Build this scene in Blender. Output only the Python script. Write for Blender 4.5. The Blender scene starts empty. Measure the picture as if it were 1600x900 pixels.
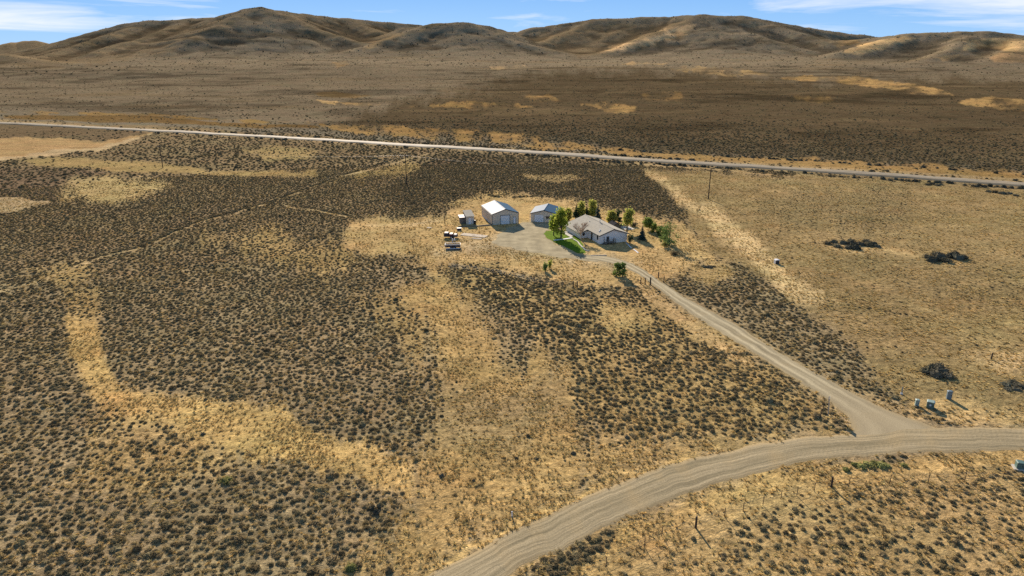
import bpy, bmesh, math, random
import numpy as np
from mathutils import Vector, Matrix

random.seed(7)
C = bpy.context.scene.collection
SC = bpy.context.scene
PI = math.pi
R = math.radians

# ------------------------------------------------------------------ camera, sky, sun, exposure
FPX, PITCH, CH = 1067.0, R(19.1), 51.0          # focal length in pixels of a 1600 px wide frame, tilt, height of the drone
cam_d = bpy.data.cameras.new("camera")
cam_d.sensor_width = 36.0
cam_d.lens = 36.0 * FPX / 1600.0
cam_d.clip_start, cam_d.clip_end = 0.5, 40000.0
cam = bpy.data.objects.new("camera", cam_d)
cam.location = (0, 0, CH)
cam.rotation_euler = (PI / 2 - PITCH, 0, 0)
C.objects.link(cam)
SC.camera = cam

SUN_AZ, SUN_EL = R(-12.5), R(23.0)              # azimuth from +Y towards +X
sun_vec = Vector((math.sin(SUN_AZ) * math.cos(SUN_EL), math.cos(SUN_AZ) * math.cos(SUN_EL), math.sin(SUN_EL)))
sun_d = bpy.data.lights.new("sun", 'SUN')
sun_d.energy = 4.8
sun_d.angle = R(0.5)
sun_d.color = (1.0, 0.865, 0.71)
sun = bpy.data.objects.new("sun", sun_d)
sun.rotation_euler = sun_vec.to_track_quat('Z', 'Y').to_euler()
sun.location = (-300, 1200, 700)
C.objects.link(sun)

world = bpy.data.worlds.new("World")
SC.world = world
world.use_nodes = True
nt = world.node_tree
nt.nodes.clear()
def wn(t, **k):
    n = nt.nodes.new(t)
    for a, b in k.items():
        setattr(n, a, b)
    return n
out = wn('ShaderNodeOutputWorld')
bg = wn('ShaderNodeBackground')
sky = wn('ShaderNodeTexSky', sky_type='NISHITA', sun_disc=False, sun_elevation=SUN_EL, sun_rotation=SUN_AZ,
         altitude=1700.0, air_density=1.0, dust_density=0.15, ozone_density=2.5)
tc = wn('ShaderNodeTexCoord')
sep = wn('ShaderNodeSeparateXYZ')
nt.links.new(tc.outputs['Generated'], sep.inputs[0])
# clear autumn blue, paler at the horizon and deeper overhead, the same all the way round
ramp = wn('ShaderNodeValToRGB')
cr = ramp.color_ramp
for i_, (p_, c_) in enumerate(((0.0, (3.9, 7.4, 12.2)), (0.09, (2.0, 5.0, 10.8)), (0.40, (1.55, 2.9, 5.2)), (1.0, (1.05, 2.0, 3.8)))):
    e_ = cr.elements[i_] if i_ < 2 else cr.elements.new(p_)
    e_.position = p_
    e_.color = (*[q_ / 13.0 for q_ in c_], 1)
nt.links.new(sep.outputs[2], ramp.inputs[0])
gain = wn('ShaderNodeVectorMath', operation='SCALE'); gain.inputs[3].default_value = 13.0
nt.links.new(ramp.outputs[0], gain.inputs[0])
tint = wn('ShaderNodeMix', data_type='RGBA')
tint.inputs[0].default_value = 0.85
nt.links.new(sky.outputs[0], tint.inputs[6]); nt.links.new(gain.outputs[0], tint.inputs[7])
# thin cirrus: noise in (azimuth, elevation) stretched along the horizon, everywhere round the sky
at = wn('ShaderNodeMath', operation='ARCTAN2')
nt.links.new(sep.outputs[0], at.inputs[0]); nt.links.new(sep.outputs[1], at.inputs[1])
cmb = wn('ShaderNodeCombineXYZ')
nt.links.new(at.outputs[0], cmb.inputs[0])
el = wn('ShaderNodeMath', operation='MULTIPLY'); el.inputs[1].default_value = 11.0
nt.links.new(sep.outputs[2], el.inputs[0]); nt.links.new(el.outputs[0], cmb.inputs[1])
n1 = wn('ShaderNodeTexNoise'); n1.inputs['Scale'].default_value = 5.0; n1.inputs['Detail'].default_value = 8; n1.inputs['Roughness'].default_value = 0.58
n1.inputs['Distortion'].default_value = 0.5
mp1 = wn('ShaderNodeMapping'); mp1.inputs['Location'].default_value = (3.1, 1.7, 0)
for m_, n_ in ((mp1, n1),):
    nt.links.new(cmb.outputs[0], m_.inputs[0]); nt.links.new(m_.outputs[0], n_.inputs['Vector'])
# banks of cirrus low in the sky: (azimuth, elevation, half width, half height, weight), radians
banks = None
for (a0, e0, wa, we, wt) in ((-0.68, 0.036, 0.20, 0.016, .22), (-0.60, 0.058, 0.26, 0.010, .17), (-0.50, 0.074, 0.22, 0.008, .15), (-0.2, 0.085, 0.2, 0.006, .06), (0.66, 0.040, 0.2, 0.016, .19), (0.52, 0.058, 0.22, 0.010, .14), (0.26, 0.078, 0.14, 0.007, .1),
                             (1.5, 0.1, 0.4, 0.04, .2), (2.6, 0.2, 0.5, 0.06, .2), (-1.7, 0.12, 0.5, 0.04, .2), (-2.7, 0.15, 0.4, 0.05, .2)):
    def ax_(v, c, w):
        q = wn('ShaderNodeMath', operation='SUBTRACT'); nt.links.new(v, q.inputs[0]); q.inputs[1].default_value = c
        q2 = wn('ShaderNodeMath', operation='DIVIDE'); nt.links.new(q.outputs[0], q2.inputs[0]); q2.inputs[1].default_value = w
        q3 = wn('ShaderNodeMath', operation='MULTIPLY'); nt.links.new(q2.outputs[0], q3.inputs[0]); nt.links.new(q2.outputs[0], q3.inputs[1])
        return q3.outputs[0]
    sm = wn('ShaderNodeMath', operation='ADD'); nt.links.new(ax_(at.outputs[0], a0, wa), sm.inputs[0]); nt.links.new(ax_(sep.outputs[2], e0, we), sm.inputs[1])
    bk = wn('ShaderNodeMapRange', interpolation_type='SMOOTHSTEP'); nt.links.new(sm.outputs[0], bk.inputs[0])
    bk.inputs[1].default_value = 1.6; bk.inputs[2].default_value = 0.0; bk.inputs[3].default_value = 0.0; bk.inputs[4].default_value = wt
    if banks is None: banks = bk.outputs[0]
    else:
        ad = wn('ShaderNodeMath', operation='ADD'); nt.links.new(banks, ad.inputs[0]); nt.links.new(bk.outputs[0], ad.inputs[1]); banks = ad.outputs[0]
cov = wn('ShaderNodeMath', operation='ADD'); nt.links.new(n1.outputs[0], cov.inputs[0]); nt.links.new(banks, cov.inputs[1])
rmp = wn('ShaderNodeMapRange'); rmp.inputs[1].default_value = 0.56; rmp.inputs[2].default_value = 0.82
nt.links.new(cov.outputs[0], rmp.inputs[0])
cl = wn('ShaderNodeMix', data_type='RGBA')
cl.inputs[7].default_value = (11.5, 11.7, 12.2, 1)
cf = wn('ShaderNodeMath', operation='MULTIPLY'); cf.inputs[1].default_value = 0.75
nt.links.new(rmp.outputs[0], cf.inputs[0]); nt.links.new(cf.outputs[0], cl.inputs[0])
nt.links.new(tint.outputs[2], cl.inputs[6])
nt.links.new(cl.outputs[2], bg.inputs[0])
bg.inputs[1].default_value = 0.05
nt.links.new(bg.outputs[0], out.inputs[0])

vs = SC.view_settings
vs.view_transform = 'Standard'
vs.look = 'None'
vs.exposure = 0.82
vs.gamma = 1.0
vs.use_curve_mapping = False
SC.cycles.max_bounces = 5
SC.cycles.diffuse_bounces = 2
SC.cycles.use_denoising = False

# ------------------------------------------------------------------ numpy helpers: noise, projection, polygons
def vnoise(x, y, seed=0):
    xi = np.floor(x).astype(np.int64); yi = np.floor(y).astype(np.int64)
    fx = x - xi; fy = y - yi
    fx = fx * fx * fx * (fx * (fx * 6 - 15) + 10); fy = fy * fy * fy * (fy * (fy * 6 - 15) + 10)
    def h(a, b):
        n = (a * 374761393 + b * 668265263 + seed * 982451653) & 0xffffffff
        n = ((n ^ (n >> 13)) * 1274126177) & 0xffffffff
        n = n ^ (n >> 16)
        return (n & 0xffff) / 65535.0 * 2 - 1
    a = h(xi, yi); b = h(xi + 1, yi); c = h(xi, yi + 1); d = h(xi + 1, yi + 1)
    return (a * (1 - fx) + b * fx) * (1 - fy) + (c * (1 - fx) + d * fx) * fy

def fbm(x, y, seed=0, octv=4, gain=0.5):
    s = 0; a = 1.0; t = 0
    for o in range(octv):
        s = s + a * vnoise(x * 2 ** o + 17.3 * o, y * 2 ** o - 9.1 * o, seed + o); t += a; a *= gain
    return s / t

def sstep(a, b, x):
    t = np.clip((x - a) / (b - a), 0, 1)
    return t * t * (3 - 2 * t)

cP, sP = math.cos(PITCH), math.sin(PITCH)
def rayd(x, y):
    u = (x - 800.0) / FPX; v = (450.0 - y) / FPX
    return np.array([u, cP + v * sP, -sP + v * cP])

def project(X, Y, Z):
    d = Y * cP - (Z - CH) * sP
    v = Y * sP + (Z - CH) * cP
    d = np.where(d < 1e-3, 1e-3, d)
    return 800 + FPX * X / d, 450 - FPX * v / d

# ------------------------------------------------------------------ landform
def hwd(x, y):                                    # distance beyond the highway (negative on the near side)
    return (y + 0.425 * x - 372.0) / math.sqrt(1 + 0.425 ** 2)

def plain(x, y):
    d = hwd(x, y)
    r = np.hypot(x, y)
    t = np.maximum(d - 60, 0)
    z = 0.0135 * (np.sqrt(t * t + 90.0 ** 2) - 90.0)
    far = sstep(40, 500, d)
    z = z + far * (2.2 * vnoise(x / 170, y / 120, 3) + 1.0 * vnoise(x / 60, y / 45, 4))
    near = sstep(150, 300, np.hypot(x - 5, y - 190) + 110) * 0 + sstep(28, 75, np.hypot((x - 8) * 0.8, y - 196))
    z = z + (1 - far) * near * 0.22 * (vnoise(x / 31, y / 31, 5) + 0.5 * vnoise(x / 14, y / 14, 6))
    return z

RIDGES = []
def ridge(pts, s=0.42, w=1.0):
    P = []
    for (px, py, D) in pts:
        D = 2300 - (2300 - D) * 0.74 if D < 2300 else D
        d = rayd(px, py); hh = math.hypot(d[0], d[1])
        P.append((d[0] / hh * D, d[1] / hh * D, CH + d[2] / hh * D))
    RIDGES.append((P, s, w))
# far left small hill
ridge([(-160, 66, 3300), (-60, 74, 3300), (0, 65, 3300), (20, 59, 3300), (46, 55.5, 3300), (70, 61, 3300), (97, 70, 3300), (140, 84, 3300)], 0.5)
# big left hill, crest then spurs
ridge([(60, 84, 2450), (97, 69, 2480), (130, 57, 2500), (170, 45, 2500), (200, 38, 2500), (240, 33, 2500), (300, 30, 2480), (345, 27, 2420), (372, 21, 2370), (390, 15.5, 2330), (406, 14, 2320),
       (440, 18, 2350), (480, 23, 2400), (540, 30, 2450), (600, 35, 2480), (650, 39, 2500), (700, 47, 2520)])
ridge([(400, 15, 2310), (372, 27, 2170), (345, 41, 2040), (305, 60, 1900), (262, 82, 1740)], 0.46)
ridge([(408, 15, 2310), (440, 26, 2210), (480, 41, 2080), (528, 56, 1960), (575, 70, 1850)], 0.46)
ridge([(414, 42, 2060), (440, 52, 1970), (475, 63, 1880), (500, 75, 1790)], 0.36)
ridge([(300, 31, 2460), (255, 50, 2250), (205, 66, 2080), (150, 83, 1880)], 0.40)
ridge([(235, 34, 2480), (175, 55, 2280), (110, 76, 2100), (60, 90, 1930)], 0.40)
ridge([(-60, 82, 2000), (10, 86, 1900), (70, 96, 1720), (118, 104, 1560)], 0.36)
ridge([(540, 31, 2440), (590, 50, 2250), (640, 62, 2100)], 0.36)
# middle hill
ridge([(640, 44, 2060), (672, 40.5, 2050), (692, 38, 2050), (720, 36, 2050), (742, 41, 2060), (757, 41.5, 2060), (775, 48, 2080), (800, 55, 2120), (840, 66, 2150)])
ridge([(676, 40, 2040), (650, 48, 1960), (612, 61, 1850), (570, 74, 1740), (548, 81, 1680)], 0.40)
ridge([(735, 39, 2040), (765, 52, 1930), (810, 66, 1830), (868, 80, 1720)], 0.46)
ridge([(712, 50, 1950), (722, 58, 1880), (745, 72, 1780)], 0.30)
ridge([(700, 48, 2700), (760, 49, 2750), (815, 50, 2750), (860, 52, 2750)], 0.45)
# right hill
ridge([(800, 57, 2320), (812, 51, 2320), (840, 43, 2320), (880, 38, 2320), (930, 32, 2320), (980, 28, 2320), (1040, 26, 2300), (1100, 25, 2280), (1150, 26, 2280), (1190, 31, 2320), (1240, 40, 2380), (1290, 49, 2440),
       (1335, 54, 2500), (1390, 60, 2560)])
ridge([(1098, 25.5, 2260), (1070, 35, 2150), (1038, 48, 2040), (1000, 62, 1900), (950, 80, 1740)], 0.43)
ridge([(1098, 30, 2250), (1125, 42, 2120), (1165, 54, 2010), (1215, 68, 1890), (1262, 80, 1780)], 0.48)
ridge([(1104, 46, 2060), (1140, 54, 1980), (1180, 66, 1880), (1215, 80, 1760)], 0.32)
ridge([(1165, 28, 2280), (1205, 40, 2160), (1252, 53, 2040), (1300, 66, 1920)], 0.46)
ridge([(930, 33, 2310), (890, 50, 2130), (850, 66, 1960)], 0.40)
# far right low hills and blue bumps
ridge([(1320, 64, 1980), (1360, 60, 1960), (1410, 55.5, 1950), (1450, 52.5, 1960), (1500, 50, 1970), (1540, 50.5, 1980), (1570, 54, 2000), (1600, 58, 2020), (1680, 66, 2060), (1780, 60, 2100)])
ridge([(1415, 57, 1940), (1370, 66, 1820), (1318, 80, 1660)], 0.44)
ridge([(1540, 52, 1960), (1505, 62, 1840), (1490, 76, 1700), (1455, 90, 1560)], 0.44)
ridge([(1600, 60, 2000), (1590, 74, 1800), (1560, 90, 1600)], 0.40)
ridge([(1310, 56, 6200), (1340, 51.8, 6200), (1356, 53, 6200), (1372, 55, 6200), (1393, 52.6, 6200), (1412, 55, 6200), (1450, 62, 6200)], 0.5)
# country outside the frame goes on with hills of the same kind
for (px, D, py) in ((-420, 2700, 40), (-800, 2900, 46), (2000, 2500, 42), (2500, 2700, 36)):
    ridge([(px - 260, py + 30, D), (px - 80, py, D), (px + 120, py + 4, D), (px + 300, py + 34, D)], 0.42)
    ridge([(px, py + 2, D), (px - 60, py + 24, D * .85), (px - 120, py + 46, D * .7)], 0.42)

def height(x, y, detail=True):
    x = np.asarray(x, float); y = np.asarray(y, float)
    zp = plain(x, y)
    m = y > 1050
    if not m.any():
        return zp
    xs = x[m]; ys = y[m]; zb = zp[m]
    wx = xs + 34 * fbm(xs / 210, ys / 210, 21, 3); wy = ys + 34 * fbm(xs / 210, ys / 210, 22, 3)
    acc = np.zeros_like(xs)
    K = 0.2
    for P, s, w in RIDGES:
        best = np.full(xs.shape, -1e9)
        for (a, b) in zip(P[:-1], P[1:]):
            dx, dy = b[0] - a[0], b[1] - a[1]
            L2 = dx * dx + dy * dy
            # near the crest keep the drawn line, further down let it wander
            t = np.clip(((xs - a[0]) * dx + (ys - a[1]) * dy) / L2, 0, 1)
            d0 = np.hypot(xs - a[0] - t * dx, ys - a[1] - t * dy)
            k = np.clip(d0 / 130, 0, 1)
            qx = xs + (wx - xs) * k; qy = ys + (wy - ys) * k
            t = np.clip(((qx - a[0]) * dx + (qy - a[1]) * dy) / L2, 0, 1)
            d = np.hypot(qx - a[0] - t * dx, qy - a[1] - t * dy)
            zr = a[2] + t * (b[2] - a[2])
            dz = np.maximum(zr - zb, 0.5)
            Lk = dz / (s * 1.2)
            r_ = 14.0
            dd = np.sqrt(d * d + r_ * r_) - r_
            best = np.maximum(best, dz * np.exp(-(dd / Lk) ** 1.25 * 0.95))
        acc = acc + np.where(best > 0.01, np.exp(K * np.minimum(best, 380)) - 1, 0)
    h = np.log1p(acc) / K
    if detail:
        k = sstep(8, 70, h)
        h = h + k * (1.7 * fbm(xs / 140, ys / 120, 31, 5, 0.55) + 1.2 * (1 - 2 * np.abs(vnoise(xs / 55, ys / 55, 33))) + 0.7 * (1 - 2 * np.abs(vnoise(xs / 24, ys / 24, 34))))
    if detail:
        gx = xs + 20 * vnoise(xs / 60, ys / 60, 41); gy = ys + 20 * vnoise(xs / 60, ys / 60, 42)
        h = h - k * (2.2 * (1 - np.abs(vnoise(gx / 85, gy / 130, 43))) ** 5 + 0.9 * (1 - np.abs(vnoise(gx / 34, gy / 55, 44))) ** 4 - 1)
    h = h * sstep(1050, 1420, ys)
    z = zp.copy()
    z[m] = zb + np.maximum(h, 0)
    return z

def H1(x, y):
    return float(height(np.array([x]), np.array([y]))[0])

def G(px, py, z=None):
    """world point on the ground seen at a photo pixel (z: on a level plane instead)"""
    d = rayd(px, py)
    if z is not None:
        t = (z - CH) / d[2]
        return Vector((d[0] * t, d[1] * t, z))
    t = np.geomspace(30, 5000, 700)
    hz = height(d[0] * t, d[1] * t) - (CH + d[2] * t)
    i = np.argmax(hz > 0)
    if hz[i] <= 0:
        i = len(t) - 1
    a, b = t[max(i - 1, 0)], t[i]
    tt = np.linspace(a, b, 24)
    hz = height(d[0] * tt, d[1] * tt) - (CH + d[2] * tt)
    j = np.argmax(hz > 0)
    q = tt[j]
    return Vector((d[0] * q, d[1] * q, H1(d[0] * q, d[1] * q)))

def tall(base, px, py):
    """height above base of the point seen at (px, py) standing over base"""
    d = rayd(px, py)
    return CH + d[2] * base.y / d[1] - base.z

# ------------------------------------------------------------------ ground cover map: outlines traced on the ground
STRAW = (0.40, 0.285, 0.135); PALE = (0.46, 0.345, 0.185); GOLD = (0.47, 0.33, 0.145)
BRUSHG = (0.285, 0.225, 0.14); FAR = (0.195, 0.169, 0.130); FARD = (0.106, 0.086, 0.058); DULL = (0.285, 0.215, 0.115)
DIRT = (0.36, 0.30, 0.21); TANB = (0.30, 0.20, 0.09)
# (outline, ground colour, brush density, shrub size, softness px, vertical stretch)
COVER = [
 ([(-300, 170), (1900, 170), (1900, 420), (1300, 420), (-300, 420)], (0.235, 0.18, 0.11), 0.82, 0.95, 60, 1),
 ([(-300, -60), (1900, -60), (1900, 300), (1600, 283), (1200, 259), (800, 232), (400, 206), (0, 187), (-300, 172)], FAR, 0.9, 1, 3, 3),
 ([(520, 200), (620, 165), (760, 132), (880, 112), (1000, 108), (1250, 126), (1900, 120), (1900, 290), (1600, 272), (1100, 246), (800, 224), (640, 208)], FARD, 0.9, 1, 34, 3),
 # straw along the far side of the highway
 ([(500, 194), (640, 199), (830, 208), (850, 219), (1000, 236), (1250, 246), (1600, 266), (1900, 290), (1900, 300), (1600, 284), (1200, 259), (900, 236), (780, 227), (640, 214), (520, 202)], TANB, 0.25, 0.8, 4, 3),
 ([(700, 205), (830, 209), (830, 219), (760, 214)], (0.36, 0.24, 0.11), 0.1, 0.8, 3, 3),
 ([(-200, 173), (95, 176), (95, 178.5), (-200, 176)], TANB, 0.1, 1, 1.5, 3),
 ([(120, 176), (300, 183), (480, 192), (480, 194.5), (300, 186), (120, 178.5)], (0.27, 0.19, 0.09), 0.1, 1, 1.5, 3),
 ([(0, 181), (180, 181), (330, 190), (500, 197), (500, 201), (330, 197), (0, 186)], (0.17, 0.115, 0.055), 0.5, 1, 3, 3),
 ([(490, 155.5), (530, 157), (600, 163), (590, 165.5), (520, 161)], (0.50, 0.37, 0.2), 0, 1, 1.5, 3),
 ([(490, 145), (520, 142), (580, 150), (560, 153), (500, 150)], (0.20, 0.15, 0.085), 0.2, 1, 3, 3),
 ([(660, 166), (700, 160), (740, 158), (800, 163), (830, 168), (790, 171), (700, 169)], (0.30, 0.21, 0.1), 0.1, 1, 3, 3),
 ([(905, 163), (950, 160), (995, 167), (992, 178), (955, 174), (925, 168)], (0.36, 0.25, 0.12), 0.1, 1, 3, 3),
 ([(822, 152), (860, 149), (872, 158), (835, 161)], (0.27, 0.19, 0.095), 0.1, 1, 3, 3),
 ([(1010, 147), (1050, 143), (1060, 158), (1020, 158)], (0.22, 0.155, 0.08), 0.1, 1, 3, 3),
 ([(1215, 121), (1260, 117), (1340, 121), (1420, 132), (1482, 142), (1480, 149), (1420, 146), (1380, 138), (1300, 129), (1220, 124)], (0.40, 0.28, 0.135), 0.1, 1, 2.5, 3),
 ([(1240, 148), (1300, 150), (1300, 160), (1255, 160)], (0.25, 0.18, 0.09), 0.1, 1, 3, 3),
 ([(1490, 160), (1540, 152), (1620, 156), (1800, 160), (1800, 180), (1600, 175), (1560, 170), (1520, 166)], (0.40, 0.28, 0.135), 0.1, 1, 3, 3),
 ([(1050, 108), (1080, 103), (1110, 104), (1200, 113), (1205, 121), (1120, 116), (1060, 110)], (0.36, 0.27, 0.15), 0.1, 1, 3, 3),
 ([(968, 101), (990, 97), (1050, 99), (1040, 103)], (0.33, 0.25, 0.15), 0.1, 1, 2, 3),
 ([(770, 105), (820, 102), (822, 104), (775, 108)], (0.36, 0.28, 0.18), 0.1, 1, 1.5, 3),
 ([(505, 100), (540, 95), (565, 96), (520, 104)], (0.24, 0.18, 0.11), 0.1, 1, 2, 3),
 # paler grass on the hill flanks
 ([(-200, 60), (160, 50), (330, 34), (392, 26), (330, 48), (258, 84), (150, 100), (-200, 110)], (0.185, 0.15, 0.105), 0.2, 1, 12, 2),
 ([(405, 18), (470, 26), (620, 40), (600, 70), (560, 70), (500, 50)], (0.185, 0.15, 0.105), 0.2, 1, 10, 2),
 ([(676, 40), (640, 52), (560, 80), (556, 76), (620, 54)], (0.26, 0.20, 0.125), 0.2, 1, 4, 2),
 ([(820, 60), (930, 40), (1060, 32), (1090, 34), (1060, 56), (1000, 76), (900, 90)], (0.185, 0.148, 0.10), 0.2, 1, 10, 2),
 ([(945, 82), (970, 70), (1020, 56), (1075, 38), (1090, 36), (1062, 54), (1020, 70), (975, 80)], (0.52, 0.38, 0.23), 0.1, 1, 5, 2),
 ([(1315, 82), (1350, 68), (1410, 57), (1440, 60), (1400, 68), (1385, 78), (1340, 86)], (0.50, 0.36, 0.20), 0.1, 1, 4, 2),
 ([(1300, 66), (1330, 60), (1345, 66), (1310, 74)], (0.28, 0.2, 0.11), 0.1, 1, 4, 2),
 ([(1490, 80), (1500, 64), (1550, 59), (1640, 60), (1900, 66), (1900, 96), (1600, 86), (1540, 76), (1510, 80)], (0.50, 0.36, 0.20), 0.1, 1, 4, 2),
 ([(1530, 90), (1560, 82), (1640, 84), (1640, 98), (1545, 97)], (0.36, 0.25, 0.15), 0.1, 1, 4, 2),
 ([(1455, 90), (1490, 84), (1480, 92), (1460, 95)], (0.36, 0.26, 0.15), 0.1, 1, 3, 2),
 # near side of the highway, left
 ([(-300, 190), (0, 193), (260, 206), (240, 218), (100, 218), (-300, 210)], (0.165, 0.125, 0.08), 0.7, 0.9, 4, 3),
 ([(-300, 208), (100, 217), (150, 222), (238, 207), (252, 209), (140, 233), (60, 245), (-300, 262)], (0.37, 0.255, 0.135), 0.04, 0.6, 2, 3),
 ([(-300, 243), (0, 246), (140, 231), (240, 209), (249, 210), (145, 235), (20, 250), (-300, 256)], (0.44, 0.34, 0.21), 0.0, 0.6, 1.5, 3),
 ([(20, 249), (120, 248), (230, 256), (330, 268), (500, 268), (500, 277), (360, 276), (250, 272), (190, 268), (60, 258)], (0.33, 0.245, 0.12), 0.2, 0.7, 5, 2),
 ([(-300, 258), (60, 262), (170, 270), (110, 290), (90, 312), (30, 310), (-300, 300)], (0.19, 0.14, 0.095), 0.85, 0.9, 6, 2),
 ([(-300, 306), (30, 309), (78, 317), (20, 331), (-300, 345)], (0.40, 0.305, 0.19), 0.02, 0.6, 3, 2),
 ([(118, 284), (150, 277), (200, 280), (258, 291), (240, 305), (195, 318), (150, 321), (96, 317), (104, 300)], (0.40, 0.31, 0.16), 0.28, 0.8, 16, 2),
 ([(395, 236), (440, 228), (500, 236), (480, 250), (420, 250)], (0.34, 0.26, 0.13), 0.35, 0.8, 9, 2),
 ([(640, 254), (720, 262), (700, 275), (620, 272), (560, 276), (560, 268)], (0.31, 0.235, 0.11), 0.45, 0.8, 10, 2),
 ([(330, 370), (420, 360), (480, 380), (560, 380), (560, 420), (470, 420), (380, 400)], (0.36, 0.265, 0.13), 0.55, 0.9, 20, 1),
 ([(40, 420), (110, 408), (150, 425), (120, 440), (90, 448), (60, 440)], (0.38, 0.285, 0.14), 0.4, 0.9, 12, 1),
 ([(100, 455), (150, 450), (150, 500), (115, 500)], (0.36, 0.26, 0.13), 0.5, 0.9, 12, 1),
 # dark brush behind the house
 ([(690, 240), (860, 250), (1000, 262), (1070, 328), (1020, 337), (960, 322), (890, 308), (800, 304), (720, 312), (640, 330), (600, 300)], (0.17, 0.13, 0.085), 0.97, 1.05, 6, 1.5),
 ([(820, 272), (900, 274), (915, 280), (880, 286), (830, 280)], (0.32, 0.24, 0.13), 0.4, 0.8, 4, 2),
 # worn lines along old fences
 ([(-40, 458), (40, 442), (150, 404), (225, 388), (310, 349), (420, 320), (530, 279), (600, 257), (680, 238.5), (680, 240.2), (600, 258.8), (530, 280.8), (420, 322), (310, 351), (225, 390), (150, 406.5), (40, 444.5), (-40, 461)], (0.42, 0.325, 0.19), 0.05, 0.6, 0.8, 1),
 ([(455, 321), (550, 339), (550, 341), (455, 323)], (0.42, 0.325, 0.19), 0.05, 0.6, 0.8, 1),
 ([(990, 254), (1200, 270), (1400, 282), (1620, 296), (1620, 299), (1400, 285), (1200, 273), (990, 257)], (0.40, 0.30, 0.17), 0.1, 0.6, 1.2, 3),
 # yard
 ([(540, 366), (556, 346), (620, 338), (690, 335), (722, 320), (760, 308), (830, 305), (900, 314), (960, 324), (1010, 340), (1062, 345), (1095, 370), (1112, 400), (1062, 424), (1000, 452), (960, 447), (900, 452),
   (840, 434), (760, 418), (700, 416), (640, 402), (580, 397), (545, 388)], (0.46, 0.335, 0.17), 0.02, 0.6, 7, 1),
 ([(690, 318), (760, 303), (800, 300), (800, 306), (740, 320)], (0.40, 0.30, 0.15), 0.3, 0.9, 6, 1),
 ([(640, 345), (700, 338), (690, 348), (580, 352)], (0.48, 0.37, 0.22), 0.0, 0.6, 4, 2),
 ([(595, 352), (640, 352), (655, 372), (620, 385), (600, 380)], (0.40, 0.30, 0.155), 0.1, 0.7, 8, 1),
 ([(660, 392), (700, 384), (755, 378), (775, 366), (800, 348), (880, 344), (900, 395), (960, 400), (1000, 412), (960, 420), (900, 411), (840, 404), (790, 396), (730, 398), (680, 402)], (0.43, 0.345, 0.215), 0.0, 0.6, 9, 1),
 # right field
 ([(1004, 264), (1300, 276), (1900, 312), (1900, 640), (1500, 662), (1400, 622), (1345, 592), (1330, 550), (1262, 500), (1200, 440), (1130, 404), (1090, 372), (1062, 326)], DULL, 0.16, 0.6, 6, 1),
 ([(1250, 300), (1420, 290), (1450, 340), (1370, 362), (1280, 352), (1190, 350), (1170, 320)], (0.245, 0.19, 0.105), 0.45, 0.6, 22, 1),
 ([(1330, 396), (1450, 430), (1640, 420), (1640, 470), (1500, 480), (1400, 450), (1300, 420)], (0.265, 0.205, 0.11), 0.35, 0.6, 24, 1),
 ([(1090, 290), (1160, 285), (1200, 300), (1150, 320), (1090, 315)], (0.27, 0.205, 0.11), 0.3, 0.6, 14, 1),
 ([(1010, 268), (1040, 275), (1075, 312), (1112, 318), (1160, 355), (1210, 400), (1300, 470), (1240, 475), (1195, 430), (1140, 385), (1095, 340), (1050, 310)], (0.55, 0.42, 0.235), 0.04, 0.6, 8, 1),
 ([(1500, 560), (1560, 548), (1700, 560), (1700, 590), (1560, 575)], (0.46, 0.34, 0.19), 0.03, 0.6, 8, 1),
 ([(1440, 400), (1340, 392), (1285, 384), (1290, 376), (1380, 388), (1520, 408), (1510, 416)], (0.42, 0.31, 0.165), 0.02, 0.6, 4, 1),
 ([(1440, 480), (1560, 500), (1700, 490), (1700, 540), (1500, 540)], (0.36, 0.27, 0.14), 0.15, 0.6, 20, 1),
 # strip of brush beside the drive
 ([(1096, 428), (1130, 424), (1190, 436), (1245, 470), (1312, 530), (1352, 590), (1300, 586), (1232, 546), (1182, 512), (1132, 482), (1086, 452)], BRUSHG, 0.72, 1.05, 11, 1),
 ([(1060, 420), (1110, 405), (1150, 430), (1100, 440)], (0.40, 0.295, 0.15), 0.12, 0.7, 8, 1),
 # open straw between the two fields of brush
 ([(640, 402), (700, 418), (742, 470), (800, 540), (880, 580), (900, 660), (960, 682), (1150, 692), (1300, 675), (1240, 692), (1000, 735), (850, 805), (660, 905), (545, 905), (600, 840), (640, 780), (640, 720), (705, 660),
   (700, 600), (660, 540), (620, 500), (600, 460), (630, 430)], STRAW, 0.085, 0.62, 42, 1),
 ([(570, 405), (660, 418), (670, 440), (600, 450), (560, 440)], BRUSHG, 0.7, 1, 8, 1),
 ([(560, 460), (620, 470), (680, 520), (640, 540), (580, 500)], (0.37, 0.27, 0.135), 0.45, 0.95, 14, 1),
 ([(700, 610), (860, 600), (880, 660), (800, 700), (700, 690)], (0.32, 0.24, 0.13), 0.09, 0.7, 26, 1),
 ([(705, 424), (762, 421), (830, 440), (900, 452), (990, 456), (1022, 472), (1062, 500), (1150, 545), (1232, 586), (1292, 640), (1272, 672), (1150, 684), (1000, 682), (905, 664), (880, 625), (900, 590), (882, 562), (822, 522), (790, 480), (742, 450)],
   (0.35, 0.255, 0.125), 0.66, 1.05, 17, 1),
 ([(930, 472), (1002, 477), (1012, 506), (965, 520), (932, 500)], (0.40, 0.29, 0.14), 0.22, 0.7, 8, 1),
 ([(1060, 480), (1110, 510), (1190, 560), (1180, 572), (1120, 545), (1080, 530), (1020, 480)], (0.41, 0.30, 0.15), 0.25, 0.8, 8, 1),
 ([(705, 424), (762, 421), (830, 440), (900, 452), (930, 470), (930, 520), (890, 560), (830, 520), (790, 480), (742, 450)], (0.36, 0.265, 0.135), 0.62, 1.25, 13, 1),
 # bare band in the left field
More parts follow.
